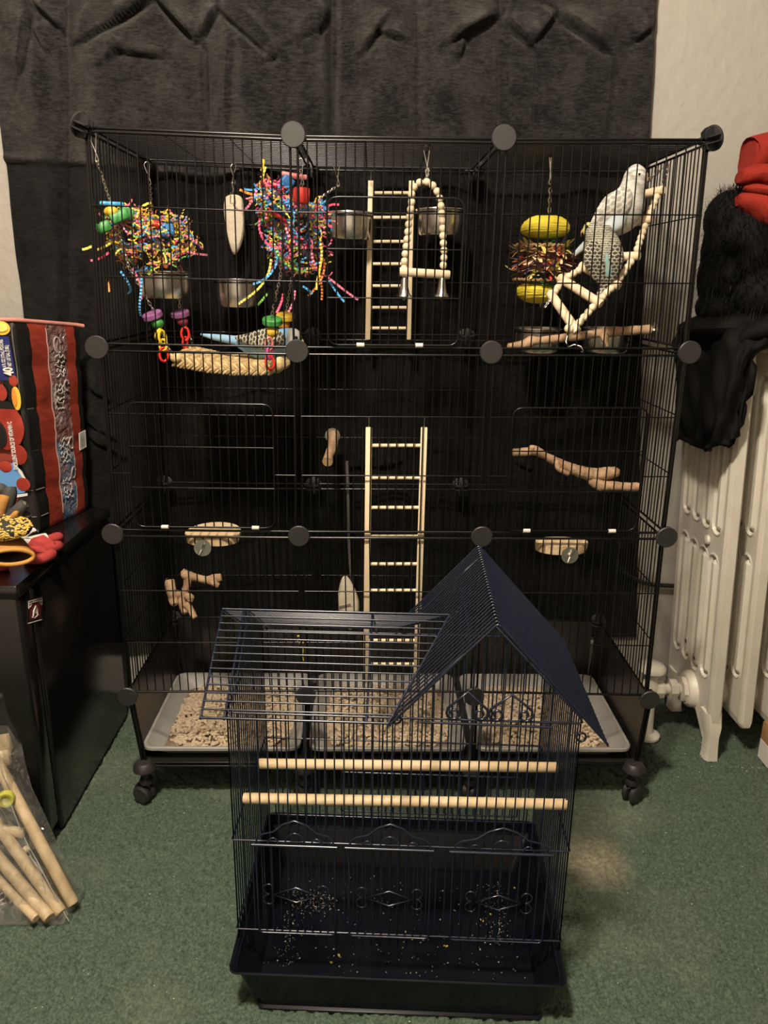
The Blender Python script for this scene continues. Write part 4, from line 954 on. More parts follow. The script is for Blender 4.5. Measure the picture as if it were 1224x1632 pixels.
# ------------------------------------------------------------------ the small blue house cage
SO = Vector((.0135, -.345, 0)); SA = -.05
def Lc(x, y, z): return Vector((SO.x+x*math.cos(SA)-y*math.sin(SA), SO.y+x*math.sin(SA)+y*math.cos(SA), z))
sm = thing('house_cage', 'small navy house shaped birdcage with a gable roof, standing on the carpet in front', 'cage', tuple(Lc(0, 0, 0)))
HW, YF, YB_, Z0, ZT = .2575, -.133, .142, .112, .506
XR, ZA, GS = .127, .655, 1.08
r1 = .00128
def zfront(x):
    z = ZA-abs(x-XR)*GS
    return z if x > -.012 else ZT
ZR = P(640, 1348, -.48).z
def small_cage():
    fd = [(-.222, -.100), (-.078, .048), (.082, .228)]
    for yy, nm_ in ((YF, 'front_wires'), (YB_, 'back_wires')):
        mb = MB()
        n = 37
        for i in range(n):
            x = -HW+2*HW*i/(n-1); top = max(ZT, zfront(x)) if x > -.012 else ZT
            mb.wire(Lc(x, yy, Z0-.03), Lc(x, yy, top), r1)
        s = -1 if yy < 0 else 1; yo = yy+s*.002
        for z in (Z0, ZR, ZT): mb.wire(Lc(-HW, yo, z), Lc(HW, yo, z), .0016, 6)
        mb.tube([Lc(-.016, yo, ZT), Lc(XR, yo, ZA), Lc(HW, yo, ZA-(HW-XR)*GS)], .002, 6)
        mb.build(nm_, NAVY, sm)
    for s in (-1, 1):
        mb = MB(); n = 21
        for i in range(n):
            y = YF+(YB_-YF)*i/(n-1); top = ZT+(.102*(1-abs(y-.005)/.15) if s < 0 else 0); mb.wire(Lc(s*HW, y, Z0-.03), Lc(s*HW, y, top), r1)
        for z in (Z0, ZR, ZT): mb.wire(Lc(s*(HW+.002), YF, z), Lc(s*(HW+.002), YB_, z), .0016, 6)
        mb.build('side_wires', NAVY, sm)
    # main roof: wires along the house
    ye, yr, zr = -.152, .005, .607
    def zm(y): return ZT+(zr-ZT)*(1-abs(y-yr)/(yr-ye))
    def xv(y): return XR-(ZA+.014-zm(y))/1.1
    mb = MB()
    for sgn in (-1, 1):
        for i in range(15):
            y = yr+sgn*(yr-ye)*i/14
            if sgn > 0 and i == 0: continue
            mb.wire(Lc(-.292, y, zm(y)+.001), Lc(xv(y), y, zm(y)+.001), .0014 if i not in (0, 14) else .0019, 6)
    for x, rr in ((-.292, .0020), (-.2575, .0020), (-.250, .0014), (-.052, .0018)):
        mb.tube([Lc(x, ye, ZT-.0015), Lc(x, yr, zr-.0015), Lc(x, 2*yr-ye, ZT-.0015)], rr, 6)
    for yy in (ye, 2*yr-ye): mb.wire(Lc(xv(yr), yr, zr), Lc(xv(yy), yy, ZT), .0024, 6)
    mb.build('main_roof', NAVY, sm)
    # gable roof: bent wires over the ridge
    mb = MB(); n = 30; zrg = ZA+.014
    y0, y1 = -.158, .165
    for i in range(n):
        y = y0+(y1-y0)*i/(n-1); yy = min(max(y, ye), 2*yr-ye); xl = xv(yy)
        rr = .0014 if 0 < i < n-1 else .0019
        mb.tube([Lc(xl, y, zrg-(XR-xl)*1.1), Lc(XR-.004, y, zrg-.003), Lc(XR, y, zrg), Lc(XR+.004, y, zrg-.003), Lc(.292, y, zrg-.165*1.1)], rr, 5)
    for x in (XR-.034, XR+.045, .21, .292): mb.wire(Lc(x, y0, zrg-abs(x-XR)*1.1-.002), Lc(x, y1, zrg-abs(x-XR)*1.1-.002), .0016, 6)
    mb.wire(Lc(xv(ye), y0, ZT), Lc(xv(ye), ye, ZT), .002)
    mb.build('gable_roof', NAVY, sm)
    mb = MB()
    for x, z in ((HW-.002, ZT-.02), (-.012, ZT)):
        mb.tube([Lc(x+.003+math.cos(a)*.007, YF-.006, z+math.sin(a)*.007) for a in np.linspace(0, 2*pi, 10)[:-1]], .0018, 5, closed=True)
    mb.build('roof_latch', NAVY, sm)
    # gable scrolls: a rail and two small house shapes with curls
    ox = lambda px: (px-628)/ (937-628)*(HW+.012)-.012
    zl = lambda py: ZT+(1150-py)*.00105
    mb = MB(); yy = YF-.005
    mb.wire(Lc(ox(672), yy, ZT-.004), Lc(ox(890), yy, ZT-.006), .0018, 6); mb.build('scroll_rail', NAVY, sm)
    def curl(mb, cx, cz, rad, a0, turns, rr, sq=1):
        n = 14; mb.tube([Lc(cx+sq*math.cos(a0+turns*2*pi*i/n)*rad*(1-.72*i/n), yy, cz+math.sin(a0+turns*2*pi*i/n)*rad*(1-.72*i/n)) for i in range(n+1)], rr, 6)
    for ax, az, hw_ in ((748, 1105, 34), (820, 1107, 36)):
        mb = MB(); cx = ox(ax); hx = ox(ax+hw_)-cx; zt = zl(az); zb = ZT+.010
        mb.tube([Lc(cx-hx, yy, zb+.002), Lc(cx-hx*.95, yy, zb+.010), Lc(cx, yy, zt), Lc(cx+hx*.95, yy, zb+.010), Lc(cx+hx, yy, zb+.002)], .0020, 6)
        for s in (-1, 1): curl(mb, cx+s*hx*.64, zb+.002, hx*.36, pi if s < 0 else 0, 1.2 if s < 0 else -1.2, .0020)
        mb.build('gable_scroll', NAVY, sm)
    # feeder doors with arch scroll on top and diamond scroll within
    for a, b in fd:
        mb = MB(); yd = YF-.006; zb = Z0-.001
        mb.tube(rrect([Lc(a, yd, ZR-.003), Lc(b, yd, ZR-.003), Lc(b, yd, zb), Lc(a, yd, zb)], .006), .0016, 6, closed=True)
        for i in range(1, 10): x = a+(b-a)*i/10; mb.wire(Lc(x, yd, ZR-.003), Lc(x, yd, zb), r1*.8)
        dr = mb.build('feeder_door', NAVY, sm)
        mb = MB(); c = (a+b)/2; h = (b-a)/2; yo = yd-.003; zr_ = ZR+.001
        mb.wire(Lc(a-.006, yo, zr_-.003), Lc(b+.004, yo, zr_-.003), .0026, 6)
        out = [(-1.02, .000), (-1.0, .010), (-.86, .017), (-.55, .022), (-.3, .036), (0, .043), (.3, .036), (.55, .022), (.86, .017), (1.0, .010), (1.02, 0)]
        mb.tube([Lc(c+u*h*.96, yo, zr_+v) for u, v in out], .0016, 6)
        for u, rad in ((0, .015), (-.55, .008), (.55, .008)):
            mb.tube([Lc(c+u*h+math.cos(q)*rad, yo, zr_+max(0, math.sin(q))*rad*1.35) for q in np.linspace(pi, 0, 11)], .0014, 6)
        mb.build('arch_scroll', NAVY, dr)
        mb = MB(); cz = P(612, 1432, -.486).z; dw, dh = .036, .014
        mb.tube([Lc(c-dw, yo, cz), Lc(c, yo, cz+dh), Lc(c+dw, yo, cz), Lc(c, yo, cz-dh)], .0013, 6, closed=True)
        for sx in (-1, 1):
            for sz in (-1, 1):
                cc = (c+sx*(dw+.006), cz+sz*.011); n = 12
                mb.tube([Lc(cc[0]+math.cos(-sz*pi/2+sx*sz*1.45*pi*i/n)*.011*(1-.4*i/n)*1, yo, cc[1]+math.sin(-sz*pi/2+sx*sz*1.45*pi*i/n)*.011*(1-.4*i/n)) for i in range(n+1)], .0012, 6)
        mb.build('diamond_scroll', NAVY, dr)
    # rear door
    mb = MB(); y = YB_+.004; a, b = -.115, .225; z1, z2 = P(700, 1234, -.2).z, P(700, 1296, -.2).z
    mb.tube(rrect([Lc(a, y, z1), Lc(b, y, z1), Lc(b, y, z2), Lc(a, y, z2)], .004), .0018, 6, closed=True)
    for i in range(1, 24): x = a+(b-a)*i/24; mb.wire(Lc(x, y, z1), Lc(x, y, z2), r1)
    mb.build('rear_door', NAVY, sm)
    # base tray: open bin with flared lip, low in front
    def ring(ex, yf, yb, zf, zb):
        pts = []; r = .012
        base = rr_loop(0, (yf+yb)/2, 2*(HW+ex), yb-yf, r, 0, 4)
        for p in base:
            q = (p.y-yf)/(yb-yf); z = zf if q < .02 else (zf+(zb-zf)*min(1, q/.16)); pts.append(Lc(p.x, p.y, z))
        return pts
    mb = MB()
    F_ = YF-.062
    mb.loft([ring(-.022, F_+.018, YB_+.002, .018, .018), ring(-.006, F_+.009, YB_+.01, .080, .098), ring(.004, F_+.001, YB_+.014, .083, .102), ring(.004, F_, YB_+.015, .0855, .1055),
             ring(.003, F_+.0015, YB_+.014, .087, .107), ring(-.001, F_+.005, YB_+.009, .0862, .106), ring(-.005, F_+.009, YB_+.004, .080, .088), ring(-.009, F_+.011, YB_-.003, .074, .085), ring(-.034, F_+.030, YB_-.03, .024, .024)], smooth=False)
    mb.build('base_bin', NAVYP, sm)
    mb = MB()
    mb.loft([[Lc(p.x, p.y, z) for p in rr_loop(.004, (YB_+YF-.044)/2-.004, .446+e, YB_-YF+.036+e, .01, 0, 4)] for z, e in ((0., 0), (.003, .008), (.006, 0), (.019, .0))], smooth=False)
    mb.build('foot_tray', NAVYP, sm)
small_cage()
def seeds():
    r = random.Random(9); mb = MB(); SC = [mat('seed_pale', (.55, .50, .40), .8), mat('seed_yellow', (.62, .46, .08), .7), mat('seed_dust', (.25, .23, .20), .9)]
    def sd(p, s, mi): mb.ball(p, (s, s*r.uniform(.5, .9), s*.6), 5, 4, mi, Matrix.Rotation(r.uniform(0, 6), 3, 'Z'))
    def fl(x, y): return Lc(x, y-.012, .0255)
    for q in range(190): sd(fl(r.uniform(-.21, .21), r.uniform(-.12, .10)), r.uniform(.0007, .0017), r.choice([0, 0, 2, 2, 2]))
    for q in range(170): sd(fl(-.15+r.gauss(0, .018), .03+r.gauss(0, .014)), r.uniform(.0007, .0015), r.choice([0, 0, 2]))
    for q in range(150): sd(fl(-.19+r.gauss(0, .012), r.uniform(-.11, .06)), r.uniform(.0006, .0012), 2)
    for q in range(130): sd(fl(.175+r.gauss(0, .014), r.uniform(-.05, .09)), r.uniform(.0006, .0014), r.choice([0, 2, 2]))
    for px, py in ((770, 1468), (777, 1472), (765, 1465), (781, 1457), (657, 1497), (712, 1508), (708, 1507), (548, 1432), (540, 1522), (528, 1534), (646, 1485), (782, 1446), (820, 1415)):
        p = PZ(px, py, .026); sd(p, r.uniform(.002, .0032), 1)
    tag(mb.build('seed_litter', SC), 'scattered pale and yellow seed husks on the floor of the navy birdcage', 'seeds', None, 'stuff')
    mb = MB()
    for q in range(150):
        x, y = r.uniform(-.75, .95), r.uniform(-.7, .35); mb.ball((x, y, .0015), (r.uniform(.0006, .0018), .0009, .0007), 5, 4)
    for q in range(12):
        p = PZ(r.uniform(1040, 1215), r.uniform(1170, 1235), .0015); mb.ball(p, (.0018, .0012, .0008), 5, 4)
    tag(mb.build('carpet_crumbs', mat('crumb', (.55, .52, .44), .8)), 'white crumbs and lint scattered over the green carpet', 'crumbs', None, 'stuff')
seeds()
def dowel(a, b, r, label, m, group, name='wooden_perch', cat='perch'):
    d = (b-a).normalized(); k = MB(); k.tube([a, a+d*.002, b-d*.002, b], [r*.86, r, r, r*.86], 18); o = k.build(name, m, None, tuple((a+b)/2)); tag(o, label, cat, group); return o
DOWX = mat('dowel_wood', (.84, .68, .44), .55, 0, col2=(.72, .52, .30), nscale=18, stretch=(.25, 1, 1), bump=.1)
a, b = P(412, 1217, -.335), P(888, 1223, -.358); dowel(a, b, .0086, 'thick pale dowel perch across the navy cage, the upper of two', DOWX, 'dowel perches in the navy cage')
a, b = P(388, 1272, -.425), P(904, 1282, -.450); dowel(a, b, .0084, 'thick pale dowel perch across the navy cage, the lower and nearer of two', DOWX, 'dowel perches in the navy cage')
def strand():
    k = MB(); r = random.Random(2); p = P(476, 1012, .1); CR = mat('yellow_strand', (.72, .56, .06), .6)
    k.tube([P(474, 1014, .1), P(478, 1013, .1), P(479, 1018, .1), P(474, 1022, .1), P(478, 1025, .1), P(484, 1024, .1)], .0022, 5)
    k.tube([P(480, 1027, .1), P(483, 1036, .1), P(482, 1045, .1), P(484, 1053, .1)], [.002, .0015, .001, .001], 5)
    tag(k.build('paper_strand', CR), 'single yellow crinkle paper strand caught on the wires low in the cage', 'paper strand')
strand()
def cord():
    k = MB(); k.tube(spline([tuple(P(553, 735, .392)), tuple(P(555, 800, .392)), tuple(P(556, 860, .392)), tuple(P(560, 920, .392)), tuple(P(566, 965, .392)), tuple(P(566, 1010, .392))], 5), .0042, 8)
    tag(k.build('hanging_cord', mat('grey_cord', (.10, .095, .085), .35)), 'grey cord hanging down behind the lower cuttlebone', 'cord')
cord()

# ------------------------------------------------------------------ fridge
FT = .575
def fridge():
    t = thing('mini_fridge', 'glossy black mini fridge at the left edge, holding up the drink pack and gloves', 'fridge', (-.92, .1, 0))
    x1 = -.682; x0 = -1.17
    k = MB(); k.rbox(((x0+x1)/2, .125, FT/2-.012), (x1-x0, .45, FT-.026), .008); k.build('body', FRIDGE, t)
    k = MB(); k.rbox(((x0+x1)/2, -.133, FT/2+.005), (x1-x0, .052, FT-.05), .01); k.build('door', FRIDGE, t)
    k = MB(); k.rbox(((x0+x1)/2, .095, FT-.013), (x1-x0+.006, .515, .026), .007); k.build('worktop', FRIDGE, t)
    for y in (-.06, .3):
        for x in (x0+.04, x1-.04):
            k = MB(); k.lathe([(.014, 0), (.016, .01), (0, .0105)], 12, (x, y, 0)); k.build('foot', PLASTIC, t)
    # sticker on the side
    X = x1+.0012
    def onside(px, py):
        d = ray(px, py); return CAM+d*((X-CAM.x)/d.x)
    c = [onside(43, 957), onside(68, 950), onside(67, 989), onside(43, 996)]
    R_ = mat('sticker_red', (.16, .012, .010), .4); Wm = mat('sticker_white', (.55, .50, .45), .4); Bk = mat('sticker_black', (.012, .010, .010), .4)
    k = MB(); k.prism(c, (.0006, 0, 0)); st = k.build('sticker', Bk, t); st['label'] = 'black and red sticker with a white arched emblem'
    def uv(u, v, e=.0009): return bil(c, u, v)+Vector((e, 0, 0))
    k = MB(); k.add([uv(.14, .2), uv(.86, .2), uv(.86, .86), uv(.14, .86)], [[0, 1, 2, 3]]); k.build('sticker_panel', R_, st)
    k = MB()
    k.tube([uv(.36, .72, .001), uv(.38, .5, .001), uv(.5, .32, .001), uv(.62, .5, .001), uv(.64, .72, .001)], .0018, 5)
    k.tube([uv(.44, .62, .001), uv(.5, .45, .001), uv(.56, .62, .001)], .0010, 4); k.tube([uv(.3, .74, .001), uv(.45, .8, .001), uv(.7, .7, .001)], .0013, 4)
    for v in (.06, .14, .95): k.tube([uv(.06, v, .001), uv(.94, v, .001)], .0008, 4)
    for u in (.08, .92): k.tube([uv(u, .1, .001), uv(u, .35, .001)], .0009, 4)
    k.tube([uv(.1, .16, .001), uv(.25, .2, .001), uv(.15, .3, .001)], .001, 4); k.tube([uv(.9, .16, .001), uv(.75, .2, .001), uv(.85, .3, .001)], .001, 4)
    k.build('sticker_emblem', Wm, st)
fridge()

# ------------------------------------------------------------------ drink pouch pack
RED = mat('pack_red', (.25, .036, .021), .38, 0, col2=(.20, .028, .016), nscale=18, bump=.5, bscale=30, coat=.3, stretch=(1, 1, 3))
BLK = mat('pack_black', (.012, .011, .010), .28, coat=.5)
NVY = mat('print_navy', (.015, .022, .12), .4); WHT = mat('print_white', (.75, .72, .66), .5); YEL = mat('print_yellow', (.75, .48, .05), .4); SKY = mat('print_sky', (.12, .30, .60), .4); ORG = mat('print_orange', (.72, .25, .04), .4); BERRY = mat('print_berry', (.36, .045, .025), .4, 0, col2=(.24, .02, .012), nscale=30); PINKF = mat('pack_fold', (.55, .22, .18), .4)
def text(body, size, m, parent, o, xdir, ydir, name='lettering', ext=.0004, bold=.0, fit=None):
    cu = bpy.data.curves.new(name, 'FONT'); cu.body = body; cu.size = size; cu.extrude = ext; cu.offset = bold
    ob = bpy.data.objects.new(name, cu); COL.objects.link(ob)
    dg = bpy.context.evaluated_depsgraph_get(); me = bpy.data.meshes.new_from_object(ob.evaluated_get(dg)); COL.objects.unlink(ob); bpy.data.objects.remove(ob)
    sx = 1. if fit is None else fit/max(v.co.x for v in me.vertices)
    x = Vector(xdir).normalized(); y = Vector(ydir).normalized(); z = x.cross(y); off = Vector(OFF[parent.name])
    for v in me.vertices: v.co = Vector(o)+x*v.co.x*sx+y*v.co.y+z*v.co.z-off
    me.materials.clear(); me.materials.append(m)
    r = bpy.data.objects.new(name, me); COL.objects.link(r); r.parent = parent; OFF[r.name] = tuple(off); return r
def pack():
    t = thing('drink_pack', 'shrink-wrapped red and black pack of forty juice pouches on the black fridge', 'drink pack', PZ(64, 848, FT))
    a = PZ(64, 849, FT+.001); bk = PZ(140, 812, FT+.001)          # bottom front corner, bottom back corner of the right side
    top_a = P(22, 512, a.y); top_b = P(124, 520, bk.y-.02)
    s = bk-a; s.z = 0
    fdir = Vector((-1, -.06, 0)).normalized()                        # front face runs to the left
    W = .36
    nu, nv = 60, 64; V = []; mi = []
    # outline runs: front face (from left) -> rounded corner -> right side -> back
    def prof(u, v):
        A = a*(1-v)+top_a*v; Bp = Vector((bk.x, bk.y, bk.z))*(1-v)+top_b*v
        if u < 0: p = A+fdir*(-u)*W; nrm = Vector((0, -1, 0))
        else: p = A*(1-u)+Bp*u; nrm = Vector((1, -.15, 0))
        ph = (v*5) % 1
        bul = .0055*abs(math.sin(ph*pi))**.35 - .003
        wr = .0012*math.sin(v*60+u*9+math.sin(u*11+v*17)*2.5)*(.4+.6*math.sin(v*23+u*5)**2)*(1 if u > 0 else .25)
        return p+nrm.normalized()*(bul+wr)
    us = list(np.linspace(-1, -.16, 16))+[-.10, -.06, -.03, 0]+list(np.linspace(.02, 1, 40)); vs_ = np.linspace(0, 1, nv)
    V = [prof(u, v) for u in us for v in vs_]
    # soften the vertical corner
    F = gridf(len(us), nv)
    for f in F:
        u = us[f[0]//nv]; v = vs_[f[0] % nv]
        if u < -.155: m_ = 0
        elif u < .18: m_ = 1
        elif u < .45: m_ = 0
        elif u < .76: m_ = 2 if v > .40 else 3
        elif u < .90: m_ = 0
        else: m_ = 1
        mi.append(m_)
    def winmat(name, c1, c2, c3):
        m, nt, b = nm(name); b.inputs['Roughness'].default_value = .18; tc = nt.nodes.new('ShaderNodeTexCoord'); n = nt.nodes.new('ShaderNodeTexNoise'); n.inputs['Scale'].default_value = 26; n.inputs['Detail'].default_value = 3; n.inputs['Distortion'].default_value = 1.2
        L(nt, tc.outputs['Object'], n.inputs['Vector']); r = nt.nodes.new('ShaderNodeValToRGB'); r.color_ramp.elements[0].color = (*c1, 1); r.color_ramp.elements[0].position = .38; r.color_ramp.elements[1].color = (*c3, 1); r.color_ramp.elements[1].position = .68
        e = r.color_ramp.elements.new(.52); e.color = (*c2, 1); L(nt, n.outputs['Fac'], r.inputs[0]); L(nt, r.outputs[0], b.inputs['Base Color'])
        n2 = nt.nodes.new('ShaderNodeTexNoise'); n2.inputs['Scale'].default_value = 40; n2.inputs['Distortion'].default_value = 2; L(nt, tc.outputs['Object'], n2.inputs['Vector']); bp = nt.nodes.new('ShaderNodeBump'); bp.inputs['Strength'].default_value = .9; bp.inputs['Distance'].default_value = .01; L(nt, n2.outputs['Fac'], bp.inputs['Height']); L(nt, bp.outputs[0], b.inputs['Normal']); return m
    WIN1 = winmat('window_plum', (.11, .045, .042), (.19, .11, .105), (.33, .25, .23)); WIN2 = winmat('window_blue', (.06, .12, .24), (.17, .21, .27), (.27, .09, .065))
    o = npmesh('wrap', V, F, [RED, BLK, WIN1, WIN2], t, mi)
    # body behind the wrap: left, back and top faces
    mb = MB(); A0, A1 = prof(-1, 0), prof(-1, 1); B0, B1 = prof(1, 0), prof(1, 1); ly = Vector((0, bk.y-a.y, 0))
    mb.add([A0, A1, A1+ly, A0+ly, B0, B1], [[0, 1, 2, 3], [4, 3, 2, 5]], 1); mb.add([A1, A1+ly, B1, top_a], [[0, 1, 2, 3]], 0); mb.build('wrap_back', [PINKF, BLK], t)
    # rolled seam along the top edge
    k = MB(); k.tube([prof(-1, 1)+Vector((0, 0, .002)), prof(-.5, 1)+Vector((0, 0, .003)), top_a+Vector((0, 0, .003))]+[prof(u, 1)+Vector((0, 0, .003)) for u in (.2, .4, .6, .8, 1.)]+[prof(1, 1)+Vector((.012, .01, 0))], .0048, 6); k.build('seam', PINKF, t)
    # glossy fold lines on the corner
    k = MB()
    for v in (.08, .21, .4, .6, .8):
        k.tube([prof(u, v)+Vector((.001, -.001, .001)) for u in (-.14, -.08, -.02, .05, .12, .17)], .0012, 4)
    k.tube([prof(-.02, v)+Vector((.002, -.001, 0)) for v in np.linspace(.62, .98, 12)], .0011, 4); k.build('film_fold', mat('film', (.16, .15, .13), .15, coat=1.), t)
    k = MB(); k.tube([prof(.45, v)+Vector((.001, 0, 0)) for v in np.linspace(.05, .98, 30)], .0011, 4)
    k.tube([prof(.76, v)+Vector((.001, 0, 0)) for v in np.linspace(.05, .45, 12)], .0006, 4); k.build('window_edge', mat('film_edge', (.40, .30, .27), .25), t)
    # script-like lettering on the pouches in the windows (illegible in the photograph, kept as strokes)
    r = random.Random(4)
    for v0, u0, n in ((.80, .60, 5), (.64, .54, 6), (.36, .56, 6), (.17, .56, 5)):
        k = MB()
        for q in range(n):
            v = v0-.045+.022*q; pts = []
            for i in range(9): pts.append(prof(u0-.05+.02*i+r.uniform(-.012, .012), v+r.uniform(-.012, .012))+Vector((.003, -.001, 0)))
            k.tube(spline([tuple(p) for p in pts], 3), .0010, 4)
        k.build('pouch_lettering', mat('pouch_white', (.42, .40, .36), .4), t)
    k = MB()
    for v0, u0, c in ((.90, .60, .05), (.70, .70, .035), (.40, .72, .04), (.24, .72, .04)):
        k.tube([prof(u0+math.cos(q)*c, v0+math.sin(q)*c*.8)+Vector((.002, 0, 0)) for q in np.linspace(.3, 5.4, 13)], .0022, 5)
    k.build('pouch_emblem', mat('pouch_grey', (.30, .24, .22), .4), t)
    # barcode at the right
    k = MB(); cb = [prof(.86, .445), prof(1.0, .455), prof(1.0, .36), prof(.86, .35)]; cb = [p+Vector((.003, -.001, 0)) for p in cb]; k.prism(cb, (.0006, 0, 0)); bc = k.build('barcode', WHT, t)
    k = MB()
    for i in range(13):
        v = .06+.86*i/12; w_ = r.uniform(.012, .03); q = [bil(cb, .1, v), bil(cb, .8, v), bil(cb, .8, v+w_), bil(cb, .1, v+w_)]; k.add([p+Vector((.0016, -.0004, 0)) for p in q], [[0, 1, 2, 3]])
    k.build('barcode_bars', BLK, bc)
    # front face print
    def fp(px, py, e=.012): return P(px, py, a.y-e)
    def patch(name, pts, m, e=.012):
        k = MB(); k.prism([fp(x, y, e) for x, y in pts], (0, -.0006, 0)); return k.build(name, m, t)
    xo = lambda y: (y-512)*(64-22)/(849-512)                          # lean of the pack edge in the survey
    patch('print_panel', [(-60, 536), (14, 536), (27, 606), (-60, 606)], NVY)
    def up_text(body, size, a_, b_, bold=.0002, e=.0172):
        o_, q_ = fp(*a_, e), fp(*b_, e); text(body, size, WHT, t, o_, q_-o_, (-1, 0, -.08), 'lettering', .0004, bold, (q_-o_).length)
    up_text('40', .0255, (22, 598), (18, 585), .0011)
    up_text('6 FL OZ (177mL) POUCHES', .0105, (9.5, 585), (4, 541)); up_text('NET 1.87 GAL (7.08L)', .0105, (18.5, 584), (13, 550))
    up_text('EXCELLENT SOURCE OF VITAMIN C', .0125, (29, 748), (18, 672), .0003)
    def blob(name, px, py, rx, ry, m, e=.0125, fl=.0007):
        c = fp(px, py, e); s = S(px, py, a.y); k = MB(); k.ball(c, (rx*s, fl, ry*s), 18, 8); return k.build(name, m, t)
    blob('lemon_print', 2, 523, 14, 11, YEL); blob('lemon_print', 2, 522, 10, 7, mat('lemon_flesh', (.80, .66, .16), .4), .0145)
    blob('orange_slice_print', 26, 635, 7, 19, YEL); blob('orange_slice_print', 23, 633, 4, 15, ORG, .0145)
    blob('cherry_print', 21, 607, 7, 9, BERRY, .0135); blob('cherry_print', 2, 626, 9, 13, BERRY); blob('fruit_print', 8, 680, 30, 38, BERRY, .0115); blob('fruit_hole_print', -2, 693, 13, 22, BLK, .014)
    blob('fruit_print', 30, 725, 13, 16, BERRY); blob('cherry_print', 9, 744, 10, 9, BERRY, .0145); blob('cherry_print', 37, 772, 11, 11, BERRY, .0145)
    patch('pouch_print', [(0, 742), (20, 738), (36, 752), (42, 772), (40, 785), (8, 790), (0, 780)], SKY, .013); patch('white_print', [(22, 738), (34, 750), (44, 768), (40, 768), (30, 752)], WHT, .0135); patch('white_print', [(12, 790), (44, 786), (44, 790), (14, 795)], WHT, .0135)
    patch('black_print', [(-60, 636), (0, 636), (18, 642), (24, 652), (-60, 650)], BLK, .0118)
pack()

# ------------------------------------------------------------------ gloves on the fridge
TAN = mat('tan_leather', (.48, .23, .055), .75, 0, col2=(.40, .18, .04), nscale=30, bump=.3); GRY = mat('glove_grey', (.05, .048, .045), .7, 0, bump=.4, bscale=200); REDG = mat('glove_red', (.42, .045, .04), .8, 0, col2=(.34, .03, .028), nscale=60, bump=.3, bscale=200); LINER = mat('glove_lining', (.12, .07, .045), .9)
def glove(name, label, palm, fingers, m, thumb=None, cuff=None, extra=None, y0=0, group='work gloves on the fridge'):
    c = palm[0]; t = thing(name, label, 'glove', c, group)
    k = MB(); k.loft(body_loft([(*p, rx, rz) for p, rx, rz in palm[1]], palm[2], 16)); k.build('palm', m, t)
    for f in fingers:
        k = MB(); pts = spline([tuple(Vector(p)) for p in f[0]], 4); n = len(pts); k.tube(pts, [f[1]*(1-.25*(i/n)) for i in range(n-1)]+[f[1]*.35], 10); k.build('finger', f[2] if len(f) > 2 else m, t)
    return t
